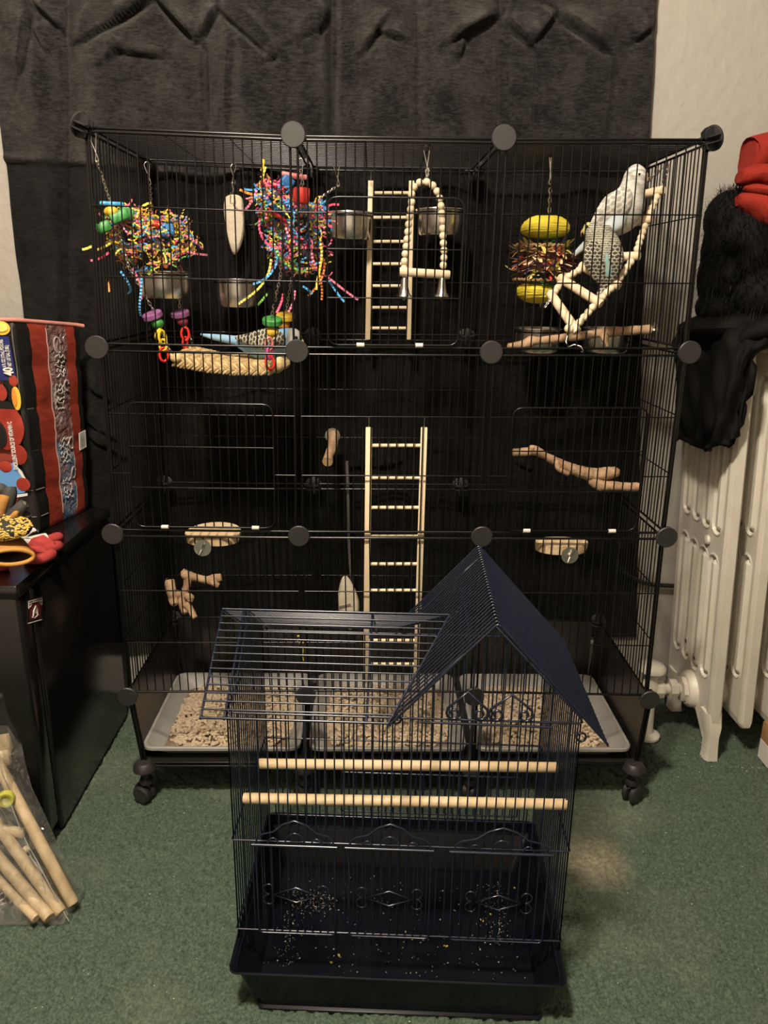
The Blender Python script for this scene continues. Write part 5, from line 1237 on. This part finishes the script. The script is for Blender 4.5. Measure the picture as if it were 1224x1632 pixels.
def gloves():
    Z = FT+.001
    # upright tan and grey glove leaning on the pack
    y = -.10
    c = P(18, 838, y)
    t = glove('work_glove', 'tan and grey leather work glove with raised fingers in front of the drink pack', (c, [(P(-6, 848, y), .010, .016), (P(0, 842, y), .020, .03), (P(12, 836, y), .024, .034), (P(26, 828, y), .020, .026), (P(36, 822, y), .010, .014)], (0, 1, 0)),
              [([P(-6, 836, y-.012), P(0, 812, y-.014), P(6, 796, y-.014), P(8, 789, y-.012)], .012, TAN), ([P(2, 834, y), P(10, 806, y-.002), P(15, 786, y-.002), P(14, 776, y)], .0155, GRY), ([P(-8, 800, y+.01), P(0, 784, y+.008), P(6, 775, y+.006)], .013, GRY), ([P(10, 834, y-.01), P(24, 818, y-.014), P(34, 808, y-.014), P(41, 801, y-.012)], .0125, GRY), ([P(6, 836, y-.022), P(18, 826, y-.026), P(28, 815, y-.026)], .006, TAN), ([P(30, 838, y), P(38, 830, y), P(43, 816, y-.002)], .012, GRY)], GRY)
    k = MB(); c2 = P(40, 802, y-.016); k.lathe([(0, 0), (.004, 0), (.0035, .003), (0, .003)], 12, c2, (0, -1, .2)); k.build('stud', ZINC, t)
    # lying glove: dotted knuckles, tan open cuff
    y = -.13
    c = PZ(20, 880, Z)
    t = thing('work_glove', 'tan glove with a dotted black back and open cuff at the fridge edge', 'glove', c, 'work gloves on the fridge')
    k = MB(); q = [(P(-30, 841, y), .01, .010), (P(-10, 842, y), .03, .018), (P(16, 840, y), .034, .019), (P(36, 842, y), .024, .013), (P(47, 846, y), .010, .007)]
    k.loft(body_loft([(*p, a_, b_) for p, a_, b_ in q], (0, 1, .2), 18)); k.build('back', mat('knit_black', (.02, .018, .015), .8), t)
    r = random.Random(8); k = MB()
    DOT = mat('yellow_dot', (.68, .45, .10), .6)
    lb = body_loft([(*p, a_, b_) for p, a_, b_ in q], (0, 1, .2), 18); m_ = len(lb)
    for i in range(620):
        a_ = r.uniform(.12, .95)*(m_-1); ii = int(a_); jj = r.randrange(18); f1, f2 = a_-ii, r.random()
        p = (lb[ii][jj]*(1-f1)+lb[min(ii+1, m_-1)][jj]*f1)*(1-f2)+(lb[ii][(jj+1) % 18]*(1-f1)+lb[min(ii+1, m_-1)][(jj+1) % 18]*f1)*f2
        k.ball(p, (.0030*r.uniform(.6, 1.2), .0022, .0019*r.uniform(.6, 1.2)), 6, 4)
    stuff(k.build('grip_dots', DOT, t))
    path = [(P(0, 856, -.05), .030, .010), (P(4, 861, -.08), .034, .016), (P(9, 869, -.11), .037, .019), (P(14, 880, -.14), .038, .018), (P(18, 888, -.16), .037, .0145)]
    lo = body_loft([(*p, a_, b_) for p, a_, b_ in path], (1, 0, -.18), 24); k = MB(); k.loft(lo, cap=False); k.build('cuff', TAN, t)
    k = MB(); k.tube(lo[-1], .0040, 8, closed=True); k.build('cuff_hem', mat('tan_hem', (.52, .25, .05), .7), t)
    def shr(r_, f): c_ = sum(r_, Vector())/len(r_); return [c_+(p-c_)*f for p in r_]
    k = MB(); k.loft([shr(lo[-1], .93), shr(lo[-6], .90), shr(lo[-12], .82)], cap=False); k.loft([shr(lo[-12], .83), shr(lo[-12], .1)]); k.build('lining', LINER, t)
    # red glove
    y = -.075
    t = thing('red_glove', 'red glove with two long fingers pointing right on the black fridge', 'glove', PZ(70, 880, Z), 'work gloves on the fridge')
    k = MB(); k.loft(body_loft([(*p, a_, b_) for p, a_, b_ in [(PZ(40, 884, Z+.012), .008, .008), (PZ(46, 880, Z+.014), .024, .013), (PZ(58, 876, Z+.015), .03, .014), (PZ(70, 872, Z+.014), .026, .012), (PZ(76, 868, Z+.012), .012, .008)]], (.3, 1, 0), 14)); k.build('palm', REDG, t)
    for f in ([(50, 872), (76, 862), (99, 853)], [(50, 884), (76, 876), (99, 867)], [(46, 890), (66, 890), (88, 880)]):
        k = MB(); pts = spline([tuple(PZ(*p, Z+.012)) for p in f], 5); n = len(pts); k.tube(pts, [.011]*(n-2)+[.0085, .003], 10); k.build('finger', REDG, t)
    k = MB(); k.loft(body_loft([(*PZ(a_, b_, Z+.02), .014, .007) for a_, b_ in ((40, 866), (52, 860), (64, 857), (74, 855))], (.2, 1, 0), 10)); o = k.build('cuff_lining', CLEAR_W, t)
    k = MB(); k.loft(body_loft([(*PZ(a_, b_, Z+.02), .008, .006) for a_, b_ in ((38, 854), (46, 848), (54, 845))], (.2, 1, 0), 10)); k.build('cuff_tag', CLEAR_W, t)
    k = MB(); k.ball(PZ(45, 880, Z+.026), (.006, .005, .005)); k.build('toggle', CLEAR_W, t)
    k = MB(); pts = [tuple(PZ(*p, Z+.008)) for p in ((-30, 904), (0, 902), (14, 899))]; k.tube(spline(pts, 4), [.011]*7+[.008, .003], 9)
    tag(k.build('red_strap', REDG), 'red cloth strap end beneath the tan glove at the left edge', 'strap')
gloves()

# ------------------------------------------------------------------ bag of dowels
DOW = mat('bag_dowel_wood', (.42, .31, .175), .6, 0, col2=(.58, .45, .28), nscale=48, stretch=(1, 1, .5), bump=.1)
def bag():
    FLO = .0035; G = 'dowels in the clear bag'
    tops = [((117, 1447), (-40, 1150), 'pale dowel in the clear bag, the rightmost and longest'), ((98, 1461), (-40, 1265), 'pale dowel in the clear bag, second from the right with ringed grain'), ((79, 1469), (-60, 1300), 'pale dowel in the clear bag, third from the right'), ((58, 1470), (-60, 1345), 'pale dowel in the clear bag, leftmost and thinnest end')]
    for i, (bq, tq, l) in enumerate(tops):
        a = PZ(bq[0], bq[1]-6, .018); yt = (-.18, -.19, -.20, -.215)[i]; b = P(*tq, yt)
        d = (b-a).normalized(); L_ = min((b-a).length, .40)
        dowel(a, a+d*L_, (.0108, .0105, .0108, .0085)[i], l, DOW, G, 'wooden_dowel', 'dowel')
    # bag film
    out = [(-60, 1085), (2, 1092), (12, 1098), (18, 1125), (24, 1160), (30, 1195), (36, 1225), (46, 1262), (62, 1295), (78, 1330), (98, 1378), (114, 1405), (131, 1428), (124, 1452), (100, 1468), (70, 1484), (30, 1494), (-60, 1512)]
    def fp(px, py):
        g = PZ(px, py, .004); yt = -.30+.16*min(1, max(0, (1455-py)/330))
        q = P(px, py, yt); return q
    k = MB(); rings = []
    c = sum((fp(*p) for p in out), Vector())/len(out)
    for e, s in ((-.058, .82), (-.052, .94), (-.030, .99), (0., 1.), (.014, .985)):
        rings.append([c+(fp(*p)-c)*s+Vector((0, e, 0)) for p in out])
    rings = [[Vector((q.x, q.y, max(q.z, .002))) for q in r_] for r_ in rings]
    k.loft(rings)
    m, nt, b = nm('clear_film'); b.inputs['Base Color'].default_value = (.9, .9, .86, 1); b.inputs['Roughness'].default_value = .12
    tr = nt.nodes.new('ShaderNodeBsdfTransparent'); tr.inputs[0].default_value = (.97, .97, .95, 1); gl = nt.nodes.new('ShaderNodeBsdfGlossy'); gl.inputs['Roughness'].default_value = .12; mx = nt.nodes.new('ShaderNodeMixShader')
    lw = nt.nodes.new('ShaderNodeLayerWeight'); lw.inputs[0].default_value = .25
    mr = nt.nodes.new('ShaderNodeMapRange'); mr.inputs['To Min'].default_value = .12; mr.inputs['To Max'].default_value = .6; L(nt, lw.outputs['Facing'], mr.inputs['Value'])
    tc = nt.nodes.new('ShaderNodeTexCoord'); n = nt.nodes.new('ShaderNodeTexNoise'); n.inputs['Scale'].default_value = 16; n.inputs['Distortion'].default_value = 1.; L(nt, tc.outputs['Object'], n.inputs['Vector']); bp = nt.nodes.new('ShaderNodeBump'); bp.inputs['Strength'].default_value = .8; bp.inputs['Distance'].default_value = .02; L(nt, n.outputs['Fac'], bp.inputs['Height']); L(nt, bp.outputs[0], gl.inputs['Normal'])
    df = nt.nodes.new('ShaderNodeBsdfDiffuse'); df.inputs[0].default_value = (.8, .8, .75, 1); mxd = nt.nodes.new('ShaderNodeMixShader'); mxd.inputs[0].default_value = .05; L(nt, tr.outputs[0], mxd.inputs[1]); L(nt, df.outputs[0], mxd.inputs[2])
    L(nt, mr.outputs[0], mx.inputs['Fac']); L(nt, mxd.outputs[0], mx.inputs[1]); L(nt, gl.outputs[0], mx.inputs[2]); L(nt, mx.outputs[0], nt.nodes['Material Output'].inputs['Surface'])
    t = thing('plastic_bag', 'clear plastic bag of dowels and toy parts leaning on the black fridge', 'bag', PZ(60, 1478, 0))
    k.build('film', m, t)
    FE = mat('film_crease', (.34, .33, .29), .2, spec=.8); k = MB()
    def cr(pts, r_): k.tube(spline([tuple(fp(*p)+Vector((0, -.056, 0))) for p in pts], 3), r_, 4)
    cr([(0, 1102), (10, 1104), (14, 1112)], .0012); cr([(0, 1158), (8, 1148), (12, 1145)], .0012); cr([(14, 1100), (16, 1130), (10, 1146)], .0008); cr([(38, 1250), (58, 1300), (80, 1340), (105, 1388), (128, 1430)], .0010); cr([(12, 1150), (24, 1200), (36, 1225)], .0007); cr([(60, 1310), (72, 1335), (80, 1345), (92, 1385)], .0006)
    k.build('crease', FE, t)
    # small parts in the bag
    c = fp(30, 1243)+Vector((0, -.05, 0)); k = MB(); k.lathe([(0, 0), (.012, 0), (.0155, .003), (.0155, .011), (.013, .014), (.009, .013), (.008, .009), (0, .009)], 24, c, (.25, -1, .1)); tag(k.build('yellow_reel', mat('yellow_clear', (.62, .60, .10), .2, trans=.3)), 'translucent yellow plastic reel inside the clear bag', 'reel')
    k = MB(); k.ball(fp(42, 1354)+Vector((0, .0, 0)), .0075); tag(k.build('wooden_ball', BEAD), 'tiny wooden ball behind the dowels in the clear bag', 'ball')
    k = MB(); k.rbox(fp(4, 1185), (.03, .014, .035), .002, R=Matrix.Rotation(-.15, 3, 'Y')); k.rbox(fp(2, 1208), (.034, .014, .028), .002, R=Matrix.Rotation(-.1, 3, 'Y')); tag(k.build('wooden_block_pair', PALE), 'pale wooden block near the top of the clear bag', 'block')
    k = MB(); q = fp(53, 1380); k.rbox(q, (.016, .004, .045), .001, R=Matrix.Rotation(-.5, 3, 'Y')); tag(k.build('paper_slip', CLEAR_W), 'white paper slip between the dowels in the clear bag', 'paper')
    k = MB()
    for i in range(26):
        a_ = random.uniform(0, 6.28); p = fp(2+random.uniform(-12, 14), 1425+random.uniform(-22, 22)); d = Vector((math.cos(a_), 0, math.sin(a_)))*.009
        k.tube([p-d, p+Vector((0, -.004, .003)), p+d], .0014, 5)
    k.ball(fp(2, 1457), .008); tag(k.build('white_cord_bundle', CLEAR_W), 'tangle of white cord at the bottom of the clear bag', 'cord')
    k = MB(); k.ball(fp(15, 1458), (.008, .006, .008)); tag(k.build('brass_bell', mat('brass', (.80, .55, .12), .2, 1.)), 'small brass jingle bell at the bottom of the clear bag', 'bell')
    k = MB(); k.rbox(fp(22, 1325), (.04, .012, .018), .002, R=Matrix.Rotation(.2, 3, 'Y')); tag(k.build('wooden_block', PALEX), 'wooden block lying behind the middle dowels in the clear bag', 'block')
bag()

# ------------------------------------------------------------------ radiator, valve, cords
def radiator():
    t = thing('radiator', 'cream painted cast iron column radiator at the right wall', 'radiator', (.85, .28, 0))
    lean = -.052
    yf, yb, zb, zt = .150, .425, .085, .975
    th = .0135
    # side face as a relief with eight round-ended flutes
    ny, nz = 120, 430
    ys = np.linspace(yf+.020, yb, ny); zs = np.linspace(zb+.02, zt, nz); Yg, Zg = np.meshgrid(ys, zs, indexing='ij')
    rel = np.zeros_like(Yg)
    cyl = [yf+.020+(yb-yf-.02)*(i+.62)/4.45 for i in range(4)]
    for i, cy in enumerate(cyl):
        lo = .245-.012*i*0
        for (za, zb_) in ((.19+.012*(i == 0), .515), (.565, .93)):
            hw = .0235; d = np.maximum(np.abs(Zg-(za+zb_)/2)-(zb_-za)/2+hw, 0); sd = np.hypot(Yg-cy, d)-hw
            rel += -.016*np.clip(-sd/.006, 0, 1)**.8 + .019*np.clip((-sd-.006)/.012, 0, 1)**.6 + .003*np.exp(-(sd/.003)**2)
    x_out = -th+0*Yg - rel*1.0
    def mkside(sgn):
        V = np.stack([sgn*(th+rel), Yg, Zg], -1).reshape(-1, 3); F = gridf(ny, nz); return V, (F if sgn > 0 else F[:, ::-1])
    VL, FL = mkside(-1); VR, FR = mkside(1)
    FR = FR+len(VL)
    V = np.concatenate([VL, VR]); F = FL.tolist()+FR.tolist(); b = len(V)
    # front column: bevelled bar with a rounded bottom
    prof = [(-th, yf+.022), (-th-.003, yf+.020), (-th-.003, yf+.010), (-th+.004, yf), (th-.004, yf), (th+.003, yf+.010), (th+.003, yf+.020), (th, yf+.022)]
    zsn = [zb-.0, zb+.006, zb+.02, zt-.02, zt]
    VV = []
    for z, s in zip(zsn, (.55, .85, 1, 1, .9)):
        for x, y in prof: VV.append((x*s, yf+.022+(y-yf-.022)*s, z))
    n = len(prof); FF = [[b+i*n+j, b+i*n+j+1, b+(i+1)*n+j+1, b+(i+1)*n+j] for i in range(len(zsn)-1) for j in range(n-1)]+[[b+j for j in range(n)], [b+(len(zsn)-1)*n+j for j in range(n)][::-1]]
    V = np.concatenate([V, np.array(VV)]); F += FF; b = len(V)
    # bottom, top and back closing strips
    VV = [(-th, yf+.02, zb+.021), (th, yf+.02, zb+.021), (th*.7, yf+.03, zb), (-th*.7, yf+.03, zb), (-th*.7, yb, zb), (th*.7, yb, zb), (th, yb, zb+.021), (-th, yb, zb+.021), (-th, yf+.02, zt), (th, yf+.02, zt), (th, yb, zt), (-th, yb, zt)]
    V = np.concatenate([V, np.array(VV)]); F += [[b, b+3, b+4, b+7], [b+1, b+6, b+5, b+2], [b+3, b+2, b+5, b+4], [b+8, b+9, b+10, b+11], [b+7, b+6, b+10, b+11]]
    x0 = .797
    V[:, 0] += V[:, 2]*lean
    first = None; pitch = .077
    off = np.array(OFF[t.name])
    for i in range(5):
        if first is None:
            first = npmesh('section', V, F, CREAM, t); first.data.set_sharp_from_angle(angle=.6); o = first; o.location = (x0, 0, 0)
        else: o = clone(first, t); o.location = (x0+pitch*i, 0, 0)
    # feet under the first section
    for y0, y1 in ((yf-.004, yf+.034), (yb-.05, yb-.01)):
        k = MB(); rings = []
        for z, s, dy in ((0., 1.15, 0), (.012, 1.02, 0), (.06, .95, 0), (.09, 1.25, .004), (.125, 1.3, .02)):
            rings.append([Vector((x0+z*lean+sx*th*1.05*s, (y0+y1)/2+dy*(1 if y0 < .3 else -1)*.5+sy*(y1-y0)/2*(.85 if z < .07 else 1.05), z)) for sx, sy in ((-.75, -1), (.75, -1), (1.1, -.5), (1.1, 1), (-1.1, 1), (-1.1, -.5))])
        k.loft(rings, smooth=False); k.build('foot', CREAM, t)
    # gusset and hub
    k = MB(); xh = x0+.12*lean-th; k.prism([Vector((xh, yf+.03, .05)), Vector((xh, yf+.10, .108)), Vector((xh, yf+.03, .12))], (.02, 0, 0)); k.build('gusset', CREAM, t)
    hub = Vector((xh-.004, .27, .132)); k = MB(); k.lathe([(.048, 0), (.046, .014), (.038, .022), (0, .022)], 26, hub+Vector((.006, 0, 0)), (-1, 0, 0)); k.build('hub', CREAM, t)
    for z in (.132, .9):
        k = MB(); k.lathe([(.035, 0), (.035, pitch*4)], 20, Vector((x0+z*lean, .27, z)), (1, 0, 0)); k.build('connecting_hub', CREAM, t)
    k = MB(); p = Vector((x0+.54*lean-th-.002, cyl[1]-.02, .54)); k.lathe([(.012, 0), (.010, .006), (.005, .008), (0, .008)], 14, p, (-1, 0, 0)); k.build('boss', CREAM, t)
    RUST = mat('bare_iron', (.10, .085, .07), .6)
    for cy, z in ((cyl[1], .225), (cyl[2], .245), ):
        k = MB(); k.ball((x0+z*lean-th-.001, cy, z), (.004, .010, .014)); o = k.build('paint_chip', CREAM, t)
        k = MB(); k.ball((x0+z*lean-th-.003, cy-.004, z-.002), (.003, .004, .006)); k.build('rust_spot', RUST, t)
    # valve with its pipe
    v = thing('radiator_valve', 'cream painted radiator valve with round knob and floor pipe beside the cage', 'valve', (.657, .239, 0)); yv = .27
    pf = Vector((.672, .262, 0)); vb = Vector((.668, .266, .128))
    k = MB(); k.lathe([(.034, .0), (.034, .006), (.024, .012), (0, .012)], 26, pf); k.build('floor_flange', CREAM, v)
    k = MB(); k.tube([pf+Vector((0, 0, .004)), Vector((vb.x, vb.y, vb.z))], .0165, 18); k.build('pipe', CREAM, v)
    k = MB(); k.lathe([(.019, -.03), (.024, -.022), (.020, -.012), (.025, 0), (.024, .018), (.018, .026), (.016, .052), (.012, .054)], 22, vb); k.build('valve_body', CREAM, v)
    k = MB(); k.lathe([(.010, .045), (.026, .05), (.034, .058), (.034, .066), (.027, .075), (.012, .079), (0, .08)], 26, vb); k.build('knob', CREAM, v)
    d = (hub-vb); d.z = 0; ln = d.length; d.normalize(); q = vb+Vector((0, 0, .004))
    k = MB(); k.lathe([(.014, .0), (.014, ln)], 18, q, d); k.build('union_pipe', CREAM, v)
    for s0, wd, rr in ((.022, .022, .024), (ln*.55, .018, .026), (ln*.8, .012, .032)):
        k = MB(); k.lathe([(.012, s0-wd/2), (rr, s0-wd/2), (rr, s0+wd/2), (.012, s0+wd/2)], 8, q, d, smooth=False); k.build('hex_nut', CREAM, v)
    CB = mat('black_cable', (.010, .010, .009), .4)
    k = MB(); k.tube(spline([tuple(P(1090, 976, .445)), tuple(P(1076, 985, .44)), tuple(P(1072, 1010, .44)), tuple(P(1069, 1050, .44)), tuple(P(1064, 1088, .43)), tuple(P(1062, 1130, .42))], 5), .005, 8); tag(k.build('power_cable', CB), 'black cable bending down the wall behind the radiator valve', 'cable')
    k = MB(); k.tube(spline([tuple(P(985, 905, .43)), tuple(P(1010, 922, .435)), tuple(P(1030, 930, .435)), tuple(P(1055, 933, .435)), tuple(P(1110, 935, .435))], 5), .006, 8); tag(k.build('power_cable', CB), 'thick black cable running level along the wall to the radiator', 'cable')
    # carton at the right edge
    k = MB(); c = PZ(1250, 1228, 0); k.rbox((c.x, c.y+.03, .05), (.075, .06, .10), .003); t2 = thing('carton', 'small brown carton standing on the carpet at the right edge', 'box', (c.x, c.y+.03, 0))
    k.build('carton_body', mat('carton_brown', (.30, .16, .07), .7), t2); k = MB(); k.box((c.x-.0385, c.y+.03, .028), (.0012, .05, .05)); k.build('carton_label', CLEAR_W, t2)
radiator()

# ------------------------------------------------------------------ coat, fur hood, red cloth on the radiator
COAT = mat('black_coat', (.0032, .0029, .0026), .8, 0, bump=.4, bscale=60, spec=.15)
FURM = mat('black_fur', (.0035, .0032, .003), .5, 0, spec=.22)
REDC = mat('red_cloth', (.25, .022, .013), .9, 0, col2=(.20, .018, .011), nscale=20, bump=.3, bscale=120, spec=.15)
def coat():
    t = thing('black_coat', 'black coat with a bushy fur hood heaped over the end of the radiator', 'coat', P(1130, 520, .25))
    # draped body: a thick sheet over the radiator end, hanging on its left side
    rows = [  # (left/back point, middle, front/right point) down the drape, survey pixels with depth
        [(1098, 512, .40), (1140, 505, .30), (1190, 505, .18), (1236, 500, .13)],
        [(1080, 530, .40), (1120, 530, .28), (1178, 535, .13), (1240, 546, .115)],
        [(1077, 570, .39), (1115, 570, .26), (1170, 572, .12), (1203, 566, .115)],
        [(1076, 620, .37), (1112, 622, .24), (1155, 620, .125), (1192, 612, .115)],
        [(1075, 665, .35), (1108, 672, .23), (1146, 665, .13), (1186, 650, .118)],
        [(1076, 690, .34), (1105, 700, .22), (1136, 704, .135), (1181, 684, .12)],
        [(1078, 697, .34), (1105, 708, .22), (1134, 714, .14), (1177, 697, .12)]]  # lower right cloth is widened to stand in for shade on the flutes
    G = [spline([tuple(P(*q)) for q in r_], 8) for r_ in rows]
    nc = len(G[0]); cols = [spline([G[i][j] for i in range(len(G))], 5) for j in range(nc)]
    V = []; nr = len(cols[0])
    for j, c in enumerate(cols):
        for i, p in enumerate(c):
            w_ = .006*math.sin(j*.9+i*.25)+.004*math.sin(j*1.7-i*.6); V.append((p[0]-w_, p[1]-w_*1.2, p[2]))
    o = npmesh('coat_body', V, gridf(nc, nr), COAT, t); md = o.modifiers.new('thick', 'SOLIDIFY'); md.thickness = .014; md.offset = -1 if False else 1
    # hem band
    k = MB(); k.tube([P(1076, 693, .335), P(1092, 700, .27), P(1108, 708, .215), P(1131, 716, .138)], .006, 8); k.build('hem', COAT, t)
    # collar fold on the radiator top
    k = MB(); k.loft(body_loft([(*P(a_, b_, y_), rx, rz) for a_, b_, y_, rx, rz in ((1084, 524, .33, .01, .01), (1110, 520, .28, .04, .022), (1150, 518, .24, .07, .03), (1200, 515, .22, .08, .035), (1260, 510, .2, .08, .035))], (0, 1, 0), 16)); k.build('collar', COAT, t)
    k = MB(); k.loft(body_loft([(*P(a_, b_, y_), rx, rz) for a_, b_, y_, rx, rz in ((1178, 545, .135, .008, .008), (1196, 532, .13, .02, .018), (1220, 524, .125, .03, .022), (1260, 520, .12, .03, .024))], (0, 1, 0), 14)); k.build('sleeve', COAT, t)
    # fur mound
    lobes = [(1185, 400, .27, 64, 96, .09), (1160, 350, .28, 36, 44, .06), (1150, 440, .26, 34, 58, .07), (1145, 490, .25, 34, 30, .06), (1200, 330, .30, 44, 34, .07), (1215, 470, .22, 60, 48, .08)]
    k = MB(); r = random.Random(12); surf = []
    for px, py, y, rx, rz, ry in lobes:
        c = P(px, py, y); s = S(px, py, y); k.ball(c, (rx*s, ry, rz*s), 20, 12)
    k.build('hood', COAT, t)
    k = MB(); mbv, mbf = [], []
    for px, py, y, rx, rz, ry in lobes:
        c = P(px, py, y); s = S(px, py, y); n = int(2600*(rx*rz)/(64*96))+500
        for q in range(n):
            o = Vector((r.gauss(0, 1), r.gauss(0, 1), r.gauss(0, 1))).normalized()
            if o.y > .55: continue
            p = c+Vector((o.x*rx*s, o.y*ry, o.z*rz*s)); nrm = Vector((o.x/rx, o.y*s/ry, o.z/rz)).normalized()
            d = (nrm+Vector((r.uniform(-.7, .7), r.uniform(-.7, .7), r.uniform(-.9, .5)))).normalized(); ln = r.uniform(.016, .034); u = orth(d)[0]*r.uniform(.0004, .0008); bend = Vector((0, 0, -ln*.25))
            b = len(mbv); mbv += [p-u, p+u, p+d*ln*.6-u*.7, p+d*ln*.6+u*.7, p+d*ln+bend]; mbf += [[b, b+1, b+3, b+2], [b+2, b+3, b+4]]
    k.add(mbv, mbf, 0, True); stuff(k.build('fur', FURM, t))
    # red cloth
    t = thing('red_cloth', 'folded bright red fleece on top of the black fur hood', 'clothing', P(1205, 330, .26))
    def fold(pts, name):
        k = MB(); k.loft(body_loft([(*P(a_, b_, y_), rx, rz*S(a_, b_, y_)) for a_, b_, y_, rx, rz in pts], (0, 1, 0), 18)); k.build(name, REDC, t)
    fold([(1175, 320, .22, .02, 8), (1184, 321, .22, .04, 15), (1200, 325, .22, .05, 24), (1224, 336, .22, .06, 30), (1262, 350, .22, .06, 32)], 'lower_fold')
    fold([(1178, 282, .24, .02, 9), (1186, 282, .24, .04, 14), (1204, 280, .24, .05, 17), (1226, 284, .24, .06, 20), (1264, 290, .24, .06, 24)], 'middle_fold')
    fold([(1191, 252, .27, .04, 27), (1196, 252, .27, .05, 31), (1208, 248, .27, .05, 31), (1230, 244, .27, .05, 32), (1266, 240, .27, .05, 32)], 'upper_fold')
    fold([(1185, 300, .21, .01, 3), (1200, 303, .205, .03, 9), (1222, 308, .2, .04, 10), (1260, 318, .2, .04, 14)], 'tucked_fold')
coat()
